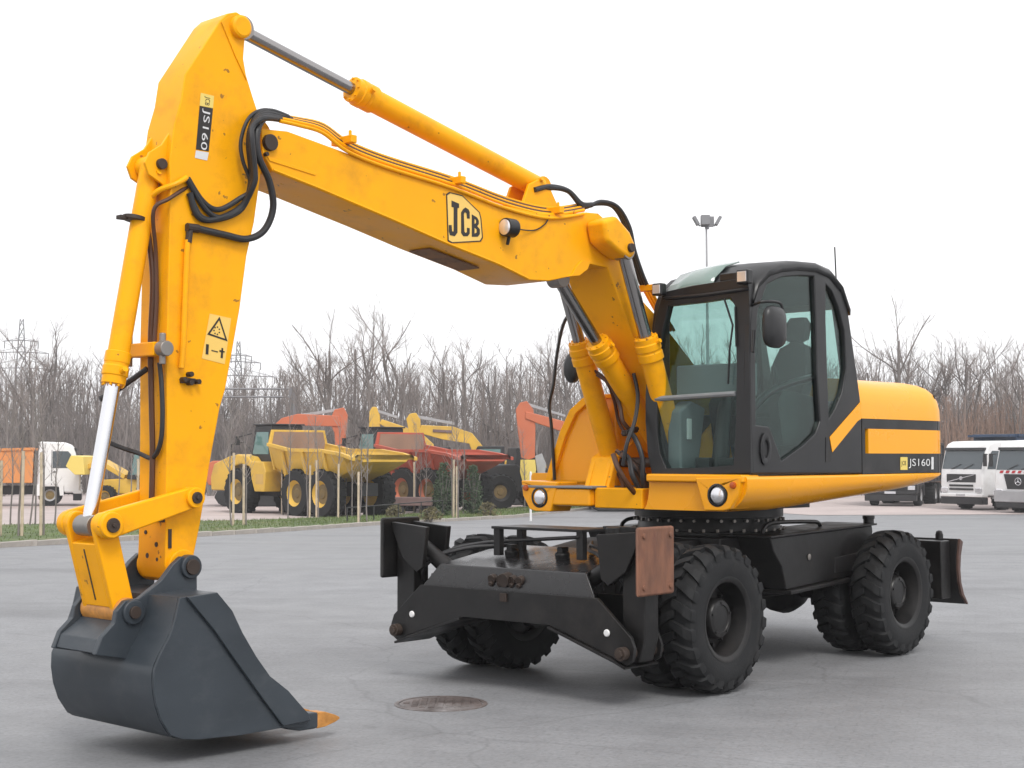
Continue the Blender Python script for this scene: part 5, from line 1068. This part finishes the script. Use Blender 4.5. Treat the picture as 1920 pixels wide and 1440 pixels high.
    for s in (1, -1):
        mb = MB(); mb.loft([[(x, s*(wt+0.05), z+0.04), (x, s*(wt-0.11), z+0.04), (x, s*(wt-0.11), z-0.09), (x, s*(wt+0.05), z-0.09)] for x, z, wt in ((2.8, 2.86, 1.42), (1.2, 2.63, 1.48), (-0.8, 2.61, 1.50), (-2.2, 2.46, 1.50), (-2.97, 2.29, 1.50))]); mb.build('top_rail', mbed, bd, 0.01)
        for x in (1.7, 0.3, -1.1):
            mb = MB(); mb.loft([[(x-0.08, s*1.23, 1.55), (x+0.08, s*1.23, 1.55), (x+0.08, s*1.30, 1.55), (x-0.08, s*1.30, 1.55)], [(x-0.08, s*1.44, 2.54), (x+0.08, s*1.44, 2.54), (x+0.08, s*1.56, 2.54), (x-0.08, s*1.56, 2.54)]]); mb.build('body_rib', mbed, bd)
    mb = MB(); mb.loft([[(2.69, -1.05, 1.88), (2.69, 1.05, 1.88), (2.69, 1.05, 1.90), (2.69, -1.05, 1.90)], [(1.2, -0.9, 1.46), (1.2, 0.9, 1.46), (1.2, 0.9, 1.48), (1.2, -0.9, 1.48)], [(-0.8, -0.9, 1.49), (-0.8, 0.9, 1.49), (-0.8, 0.9, 1.51), (-0.8, -0.9, 1.51)], [(-2.9, -0.95, 2.25), (-2.9, 0.95, 2.25), (-2.9, 0.95, 2.27), (-2.9, -0.95, 2.27)]]); mb.build('worn_floor', DUST, bd)
    for s in (1, -1): mb = MB(); mb.cyl((3.0, s*0.5, 1.1), (1.0, s*0.85, 1.7), 0.09, 12); mb.build('tipping_ram', mcol, o)
    return o
HA = atan2(0.735, -0.675)
articulated_dumper(635, 58.8, HA, ADTY, ADTY, ADTY, 'yellow articulated dump truck with pale yellow wheel rims behind the saplings')
articulated_dumper(826, 65.0, HA, RED, RED, ORG, 'faded red dump truck with orange wheel rims behind the green shrubs')

def tracked_excavator(u, Y, heading, mcol, label, pts, stick, letters=None, cabless=False):
    """pts: boom side outline, stick: dipper outline, both (x forward, z) in metres"""
    o = vehicle('parked_excavator', u, 0, heading, label, 'excavator', Y)
    for s in (1, -1):
        mb = MB(); P = [(-1.9, 0.45), (-1.7, 0.15), (-1.45, 0.02), (1.45, 0.02), (1.7, 0.15), (1.9, 0.45), (1.75, 0.75), (1.5, 0.85), (-1.5, 0.85), (-1.75, 0.75)]; mb.prism(P, 'y', s*0.85, s*1.4); mb.build('track', TDARK, o, 0.05)
    mb = MB(); mb.bb(-1.0, 1.0, -0.85, 0.85, 0.4, 1.0); mb.build('undercarriage', TDARK, o, 0.03)
    mb = MB(); mb.prism([(1.2, 1.0), (-2.2, 1.0), (-2.35, 1.3), (-2.3, 2.0), (-2.0, 2.15), (-0.3, 2.15), (-0.25, 1.6), (1.2, 1.5)], 'y', -1.25, 1.25); mb.build('upper_body', mcol, o, 0.06)
    mb = MB(); mb.prism([(1.25, 1.5), (1.3, 2.3), (1.0, 2.85), (-0.3, 2.85), (-0.3, 1.5)], 'y', 0.3, 1.25); c = mb.build('cab', TDARK, o, 0.05)
    mb = MB(); mb.prism([(1.1, 1.7), (1.15, 2.3), (0.9, 2.7), (-0.1, 2.7), (-0.1, 1.7)], 'y', 1.252, 1.262); mb.build('cab_window', TGREEN, c)
    mb = MB(); mb.prism(pts, 'y', -0.25, 0.20); b = mb.build('boom', mcol, o, 0.03)
    mb = MB(); mb.prism(stick, 'y', -0.19, 0.14); mb.build('dipper', mcol, o, 0.03)
    e = pts[len(pts)//2]
    return o, b
def pxpoly(u0, Y, poly, f=1.0):      # photo outline -> (x, z) for a machine seen side on at distance Y, x measured to the right
    return [((u-u0)/F_PX*Y/f, z_at(v, Y)-LOW) for u, v in poly]
Y1 = 72.0
# orange machine behind the yellow dumper (body to the left, boom to the right)
def side_machine(u0, Y, sgn, mcol, label, boom, stick, extra=()):
    B = [(sgn*x, z) for x, z in pxpoly(u0, Y, boom)]; S = [(sgn*x, z) for x, z in pxpoly(u0, Y, stick)]
    o, b = tracked_excavator(u0, Y, 0 if sgn > 0 else pi, mcol, label, B, S)
    for nm, poly, m_, hw in extra:
        mb = MB(); mb.prism([(sgn*x, z) for x, z in pxpoly(u0, Y, poly)], 'y', -hw, hw); mb.build(nm, m_, o, 0.01)
    return o
side_machine(488, 72, 1, ORG, 'orange excavator with folded arm behind the yellow dump truck',
    [(505, 880), (512, 800), (530, 784), (560, 776), (636, 780), (640, 800), (560, 798), (535, 808), (525, 880)],
    [(618, 790), (628, 768), (645, 764), (652, 778), (650, 806), (645, 850), (630, 852), (628, 812)],
    (('boom_ram', [(540, 780), (632, 766), (633, 771), (541, 786)], LGREY, 0.06),))
side_machine(935, 74, -1, ADTY, 'yellow excavator with lettering on its boom behind the red dump truck',
    [(915, 870), (906, 838), (885, 812), (850, 800), (790, 797), (786, 812), (830, 824), (880, 832), (895, 870)],
    [(768, 812), (762, 786), (768, 776), (780, 774), (788, 786), (790, 822), (782, 860), (772, 860)],
    (('boom_ram', [(780, 778), (852, 792), (852, 797), (780, 784)], LGREY, 0.06), ('boom_lettering', [(812, 805), (848, 807), (848, 812), (812, 810)], BROWNP, 0.252)))
side_machine(838, 82, -1, ADTY, 'yellow excavator with upright dipper behind the tan dump truck',
    [(825, 870), (812, 832), (790, 812), (752, 798), (716, 786), (712, 795), (745, 812), (790, 832), (805, 870)],
    [(692, 812), (693, 772), (698, 763), (706, 763), (712, 778), (714, 812), (706, 850), (696, 850)],
    (('boom_ram', [(708, 768), (745, 780), (745, 785), (708, 773)], LGREY, 0.06),))
side_machine(1180, 66, -1, ORG, 'orange excavator with raised boom and yellow bucket beside the green shrubs',
    [(1160, 870), (1150, 840), (1120, 815), (1076, 795), (1000, 775), (985, 772), (985, 785), (1010, 795), (1070, 815), (1110, 838), (1130, 870)],
    [(970, 800), (967, 768), (975, 755), (988, 752), (1000, 768), (1004, 800), (1003, 858), (990, 862), (977, 858)],
    (('boom_ram', [(985, 754), (1060, 778), (1060, 782), (985, 760)], LGREY, 0.06), ('bucket', [(976, 862), (1003, 862), (1005, 880), (1000, 910), (982, 912), (975, 885)], STICK, 0.45), ('linkage', [(1003, 855), (1016, 850), (1024, 870), (1020, 900), (1010, 902)], LGREY, 0.10)))
# dark machine with a big tyre behind the shrubs
o = vehicle('dark_loader', 968, 953, radians(20), 'black wheel loader standing between red dumper and orange excavator', 'loader')
for x in (-1.3, 1.3):
    for s in (1, -1): far_wheel(o, x*0.9, s*1.0, 0.78, 0.55, TDARK, s)
mb = MB(); mb.prism([(-2.0, 0.8), (-2.1, 1.6), (-1.6, 1.95), (-0.2, 2.0), (0.3, 1.5), (1.4, 1.4), (1.5, 0.7)], 'y', -0.7, 0.7); mb.build('body', TDARK, o, 0.06)
mb = MB(); mb.prism([(-0.3, 1.9), (-0.2, 2.75), (0.7, 2.75), (0.95, 1.5)], 'y', -0.6, 0.6); c = mb.build('cab', TDARK, o, 0.05)
mb = MB(); mb.prism([(-0.15, 2.0), (-0.1, 2.6), (0.6, 2.6), (0.78, 1.8)], 'y', -0.612, -0.602); mb.build('cab_window', TDARK, c)
mb = MB(); mb.prism([(1.0, 1.6), (1.2, 1.9), (2.6, 0.9), (2.4, 0.6)], 'y', -0.45, 0.45); mb.build('lift_arm', TDARK, o, 0.03)
# brown ramp on legs and low rail in front of it
p0 = gpt(700, 962); p1 = gpt(812, 962); o = empty('loading_ramp', ((p0.x+p1.x)/2, p0.y-0.3, p0.z+0.05)); tag(o, 'low brown steel ramp behind the grass beside green shrub', 'ramp'); W_ = p1.x-p0.x
mb = MB(); mb.bb(-W_/2, W_/2, -0.45, 0.45, 0.28, 0.62); mb.build('deck', BROWNP, o, 0.02)
for x in (-W_/2+0.15, W_/2-0.15, 0):
    mb = MB(); mb.bb(x-0.08, x+0.08, -0.4, 0.4, -0.06, 0.28); mb.build('leg', TDARK, o)
p0 = gpt(652, 984); p1 = gpt(830, 974); o = empty('low_rail', (p0.x, p0.y, p0.z+0.09), atan2(p1.y-p0.y, p1.x-p0.x)); tag(o, 'thin dark low rail along the verge before the brown ramp', 'rail'); L_ = sqrt((p1.x-p0.x)**2+(p1.y-p0.y)**2)
mb = MB(); mb.tube([(0, 0, 0.45), (L_, 0, 0.45)], 0.02, 6); mb.build('bar', TDARK, o)
for k in range(5): mb = MB(); mb.tube([(L_*k/4, 0, -0.2), (L_*k/4, 0, 0.46)], 0.022, 6); mb.build('post', TDARK, o)

# cab-over trucks: local x forward
def truck(u, Y, heading, mcab, mbody, label, style=0, body=True, name='tipper_truck', bh=3.1):
    o = vehicle(name, u, 0, heading, label, 'truck', Y)
    for x in (0.0, -3.4, -4.7):
        for s in (1, -1): far_wheel(o, x-1.35, s*1.02, 0.52, 0.34 if x == 0 else 0.58, LGREY, s)
    mb = MB(); mb.bb(-7.6, -0.1, -0.45, 0.45, 0.55, 0.95); mb.build('chassis', TDARK, o, 0.02)
    mb = MB(); mb.prism([(0.0, 0.62), (0.05, 1.2), (0.02, 1.75), (-0.26, 2.70), (-0.38, 2.90), (-0.70, 3.02), (-1.9, 3.06), (-1.95, 1.0), (-1.95, 0.9), (-0.75, 0.9), (-0.72, 0.62)], 'y', -1.22, 1.22); cb = mb.build('cab', mcab, o, 0.11, 3)
    def fx(z): return 0.02 if z < 1.75 else 0.02-(z-1.75)*0.30
    mb = MB(); mb.loft([[(fx(z)+0.012, -1.12+0.0*z, z), (fx(z)+0.012, 1.12, z), (fx(z)-0.04, 1.12, z), (fx(z)-0.04, -1.12, z)] for z in (1.80, 2.62)]); mb.build('windscreen', TGLASS, cb)
    mb = MB(); mb.loft([[(fx(z)+0.10, -1.15, z), (fx(z)+0.10, 1.15, z), (fx(z)-0.04, 1.15, z), (fx(z)-0.04, -1.15, z)] for z in (2.63, 2.74)]); mb.build('sun_visor', TDARK, cb)
    mb = MB()
    for y in (-0.55, 0.15): mb.tube([(0.045, y, 1.80), (-0.01, y+0.5, 2.02)], 0.015, 5)
    mb.build('wipers', TDARK, cb)
    for s in (1, -1):
        mb = MB(); mb.bb(-1.30, -1.27, s*1.215, s*1.226, 1.0, 2.65); mb.build('door_gap', TDARK, cb)
        mb = MB(); mb.box((-1.15, s*1.235, 1.62), (0.16, 0.03, 0.05)); mb.build('door_handle', TDARK, cb)
        q = [(-0.25, 1.80), (-0.42, 2.45), (-0.55, 2.6), (-1.25, 2.6), (-1.25, 1.80)]
        mb = MB(); mb.prism(q, 'y', s*1.222, s*1.23); mb.build('door_window', TGLASS, cb)
        mb = MB(); mb.box((0.05, s*1.36, 2.2), (0.10, 0.16, 0.55)); mb.box((-0.1, s*1.28, 2.45), (0.05, 0.2, 0.04)); mb.build('mirror', TDARK, cb, 0.02)
        mb = MB(); mb.box((0.06, s*0.98, 0.88), (0.06, 0.34, 0.20)); mb.build('headlamp', LENS, cb, 0.02)
        mb = MB(); mb.prism([(-0.72, 0.5), (-0.75, 1.0), (-1.0, 1.2), (-1.7, 1.2), (-1.95, 1.0), (-1.95, 0.5), (-1.8, 0.5), (-1.75, 0.95), (-1.35, 1.1), (-0.95, 0.95), (-0.9, 0.5)], 'y', s*1.0, s*1.235); mb.build('wheel_arch', mcab if style != 1 else TDARK, cb)
    if style == 0:      # slatted white grille with slanted bar
        mb = MB(); mb.box((0.035, 0, 1.40), (0.05, 1.65, 0.36)); mb.build('grille', TDARK, cb)
        mb = MB(); mb.box((0.066, 0, 1.40), (0.012, 1.5, 0.035), Matrix.Rotation(radians(12), 3, 'X')); mb.cyl((0.06, 0, 1.40), (0.08, 0, 1.40), 0.085, 16); mb.build('grille_bar', LENS, cb)
        for z in (1.08, 0.92): mb = MB(); mb.box((0.05, 0, z), (0.05, 1.35, 0.085)); mb.build('lower_slot', TDARK, cb)
        mb = MB(); mb.bb(-0.3, 0.10, -1.22, 1.22, 0.58, 0.74); mb.build('bumper', mcab, cb, 0.04)
        mb = MB(); mb.bb(-0.3, 0.08, -1.2, 1.2, 0.26, 0.57); mb.build('under_bumper', TDARK, cb, 0.03)
        mb = MB(); mb.box((0.105, 0, 0.66), (0.012, 0.52, 0.11)); mb.build('number_plate', LENS, cb)
    else:               # dark slatted grille with round star, red lettering band above it
        mb = MB(); mb.prism([(-0.55, 1.0), (0.55, 1.0), (0.72, 1.62), (-0.72, 1.62)], 'x', 0.0, 0.06); mb.build('grille', TDARK, cb)
        mb = MB(); mb.tube([(0.075, 0.15*cos(t), 1.32+0.15*sin(t)) for t in [2*pi*k/20 for k in range(20)]], 0.014, 6, ring=True)
        for k in range(3): a = pi/2+2*pi*k/3; mb.tube([(0.075, 0, 1.32), (0.075, 0.15*cos(a), 1.32+0.15*sin(a))], [0.022, 0.006], 6)
        mb.build('grille_star', LENS, cb)
        mb = MB()
        for k in range(7): y = -0.95+k*0.30; mb.prism([(y, 1.66), (y+0.16, 1.66), (y+0.22, 1.77), (y+0.06, 1.77)], 'x', 0.035, 0.045)
        mb.build('red_lettering', TRED, cb)
        mb = MB(); mb.bb(-0.3, 0.10, -1.22, 1.22, 0.45, 0.95); mb.build('bumper', LGREY, cb, 0.05)
        mb = MB(); mb.bb(-0.3, 0.085, -1.15, 1.15, 0.22, 0.44); mb.build('under_bumper', TDARK, cb, 0.03)
    if body:
        mb = MB(); mb.prism([(-2.15, 1.1), (-2.10, bh+0.05), (-7.4, bh-0.1), (-7.7, 1.1)], 'y', -1.24, 1.24); bd = mb.build('tipper_body', mbody, o, 0.03)
        for s in (1, -1):
            for k in range(6): x = -2.6-k*0.95; mb = MB(); mb.box((x, s*1.27, (bh+1.1)/2-0.03), (0.10, 0.06, bh-1.35)); mb.build('body_rib', mbody, bd)
            mb = MB(); mb.box((-4.75, s*1.27, bh-0.08), (5.2, 0.08, 0.12), Matrix.Rotation(radians(-1.6), 3, 'Y')); mb.build('top_rail', mbody, bd)
        mb = MB(); mb.bb(-2.1, -1.7, -1.2, 1.2, bh-0.08, bh+0.02); mb.build('cab_guard', mbody, bd)
    return o
truck(1802, 66.5, atan2(-0.51, -0.86), TWHITE, TBLUE, 'white tipper truck with slatted grille and dark blue body beside counterweight', 0, bh=3.3)
truck(1909, 62.5, atan2(-0.56, -0.83), TWHITE, TWHITE, 'white truck with red lettering above its dark grille', 1, body=False, name='white_truck')
truck(1668, 71.0, atan2(-0.90, -0.42), TDARK, TDARK, 'black truck half hidden behind the excavator counterweight', 0)
truck(152, 73.0, radians(15), TWHITE, ORG2, 'white cabbed lorry with orange ribbed tipper body behind the saplings', 0, name='tipper_lorry', bh=2.72)
# yellow backhoe behind the bucket cylinder
o = vehicle('backhoe_loader', 268, 950, radians(172), 'small yellow backhoe loader beside the orange tipper lorry', 'backhoe')
for x, r_ in ((-0.9, 0.75), (1.4, 0.5)):
    for s in (1, -1): far_wheel(o, x, s*0.9, r_, 0.42, ADTY, s)
mb = MB(); mb.prism([(-1.3, 0.6), (-1.3, 1.2), (0.3, 1.35), (2.0, 1.25), (2.05, 0.6)], 'y', -0.5, 0.5); mb.build('body', ADTY, o, 0.05)
mb = MB(); mb.prism([(-1.1, 1.2), (-1.2, 2.6), (0.2, 2.65), (0.5, 1.3)], 'y', -0.7, 0.7); c = mb.build('cab', TDARK, o, 0.04)
mb = MB(); mb.prism([(-0.95, 1.5), (-1.0, 2.4), (0.1, 2.45), (0.3, 1.5)], 'y', -0.715, 0.715); mb.build('cab_window', TGREEN, c)
mb = MB(); mb.prism([(0.6, 1.5), (1.9, 2.2), (2.7, 1.9), (2.6, 1.7), (1.9, 1.95), (0.7, 1.3)], 'y', -0.55, 0.55); mb.build('loader_arm', ADTY, o, 0.02)
mb = MB(); mb.prism([(2.4, 1.5), (2.5, 2.35), (3.1, 2.4), (3.35, 1.9), (2.9, 1.5)], 'y', -1.0, 1.0); mb.build('loader_bucket', STICK, o, 0.03)
mb = MB(); mb.prism([(-1.3, 0.9), (-1.2, 1.1), (-2.1, 2.6), (-2.3, 2.5)], 'y', -0.12, 0.12); mb.prism([(-2.15, 2.6), (-2.35, 2.45), (-3.0, 1.2), (-2.8, 1.15)], 'y', -0.1, 0.1); mb.build('backhoe_arm', ADTY, o, 0.02)

# ---------------------------------------------------------------- masts and pylons
PYL = mat('pylon_steel', (0.20, 0.20, 0.21), 0.6)
Ym = 62.0; zt = z_at(425, Ym); o = empty('floodlight_mast', (at(1328, Ym), Ym, LOW)); tag(o, 'tall thin mast with four floodlights rising behind the cab roof', 'light mast')
mb = MB(); mb.tube([(0, 0, -0.3), (0, 0, (zt-LOW)*0.5), (-0.03, 0, zt-LOW)], [0.11, 0.07, 0.04], 10); mb.build('pole', LGREY, o)
mb = MB(); mb.box((0, 0, zt-LOW+0.02), (0.5, 0.08, 0.07)); mb.cyl((0, 0, zt-LOW-0.1), (0, 0, zt-LOW+0.12), 0.09, 10); mb.build('crossarm', PYL, o)
for x, y, a in ((-0.46, 0, 0.5), (0.46, 0, -0.5), (-0.10, -0.2, 0.0), (0.12, 0.2, 0.0)):
    mb = MB(); mb.box((x, y, zt-LOW+0.24), (0.13 if abs(x) > 0.3 else 0.36, 0.34, 0.40), Matrix.Rotation(-a, 3, 'Y')); f = mb.build('floodlight', PYL, o, 0.02)
    mb = MB(); mb.tube([(x*0.6, y, zt-LOW+0.02), (x, y, zt-LOW+0.16)], 0.03, 6); mb.build('arm', PYL, f)
def pylon(u, vtop, Y, arms, label):
    H_ = z_at(vtop, Y)-LOW; o = empty('power_pylon', (at(u, Y), Y, LOW), 0.25); tag(o, label, 'pylon'); mb = MB(); w0 = H_*0.07
    def cor(z): k = w0*(1-0.86*z/H_); return [Vector((sx*k, sy*k, z)) for sx, sy in ((-1, -1), (1, -1), (1, 1), (-1, 1))]
    zs = [H_*(1-(1-i/11)**1.25) for i in range(12)]
    for i in range(11):
        a, b = cor(zs[i]), cor(zs[i+1])
        for k in range(4): mb.tube([a[k], b[k]], 0.05, 4); mb.tube([a[k], b[(k+1) % 4]], 0.028, 3); mb.tube([a[(k+1) % 4], b[k]], 0.028, 3)
    mb.build('lattice_mast', PYL, o, recalc=False)
    for v, hw in arms:
        z = z_at(v, Y)-LOW; mb = MB(); mb.tube([(-hw, 0, z), (0, 0, z+0.12), (hw, 0, z)], 0.06, 4); mb.tube([(-hw, 0, z), (0, 0, z+hw*0.25), (hw, 0, z)], 0.03, 4)
        for k in (-1, -0.55, 0.55, 1): mb.tube([(hw*k, 0, z), (hw*k, 0, z-0.7)], 0.05, 5)
        mb.build('crossarm', PYL, o, recalc=False)
    return o
pylon(38, 598, 150, ((662, 2.6), (692, 4.2), (640, 1.6)), 'grey lattice power pylon standing above the bare trees at the tipper lorry')
pylon(446, 640, 150, ((668, 1.3), (680, 2.2), (706, 3.6)), 'grey lattice power pylon partly hidden by the dipper of the excavator')
o = empty('line_gantry', (0, 92, LOW)); tag(o, 'dark double-rail gantry on a post behind the yellow dump truck', 'gantry')
for v in (729, 744): mb = MB(); mb.tube([(at(380, 92), 0, z_at(v, 92)-LOW), (at(556, 92), 0, z_at(v, 92)-LOW)], 0.06, 5); mb.build('rail', PYL, o)
for u in (552, 545, 395): mb = MB(); mb.tube([(at(u, 92), 0, -0.2), (at(u, 92), 0, z_at(725, 92)-LOW)], 0.13, 6); mb.build('post', PYL, o)
# ---------------------------------------------------------------- manhole
p = gpt(828, 1320); o = empty('manhole', (p.x, p.y, 0)); tag(o, 'round worn iron manhole cover set in the paving before the excavator', 'manhole')
IRON = mat('manhole_iron', (0.12, 0.098, 0.092), 0.45, metal=0.2, var=0.4, vscale=5, bump=0.5, bscale=30, dirt=(0.30, 0.29, 0.29), dirt_amt=0.95, dscale=1.6)
mb = MB(); mb.lathe([(0.285, 0.006), (0.305, 0.008), (0.315, 0.004), (0.315, -0.05), (0.285, -0.05)], (0, 0, 0), (0, 0, 1), 48, closed=True); mb.build('frame_ring', IRON, o)
mb = MB(); mb.lathe([(0.278, -0.05), (0.278, 0.004), (0.27, 0.007), (0.002, 0.007)], (0, 0, 0), (0, 0, 1), 48)
for i in range(-4, 5):
    for j in range(-4, 5):
        if i*i+j*j < 17: mb.box((i*0.058, j*0.058, 0.009), (0.04, 0.04, 0.006))
mb.build('cover', IRON, o)

# ---------------------------------------------------------------- thin winter mist over the whole yard
hm = bpy.data.materials.new('mist'); hm.use_nodes = True; hn = hm.node_tree; hn.nodes.clear()
ho = hn.nodes.new('ShaderNodeOutputMaterial'); hv = hn.nodes.new('ShaderNodeVolumePrincipled')
hv.inputs['Color'].default_value = (0.95, 0.95, 0.97, 1); hv.inputs['Density'].default_value = 0.0008; hv.inputs['Anisotropy'].default_value = 0.2
hn.links.new(hv.outputs[0], ho.inputs['Volume'])
mb = MB(); mb.bb(-640, 640, -140, 940, LOW-1.2, 21.0); o = mb.build('haze', hm, smooth=False); tag(o, 'thin pale mist over the yard', 'haze', kind='stuff')
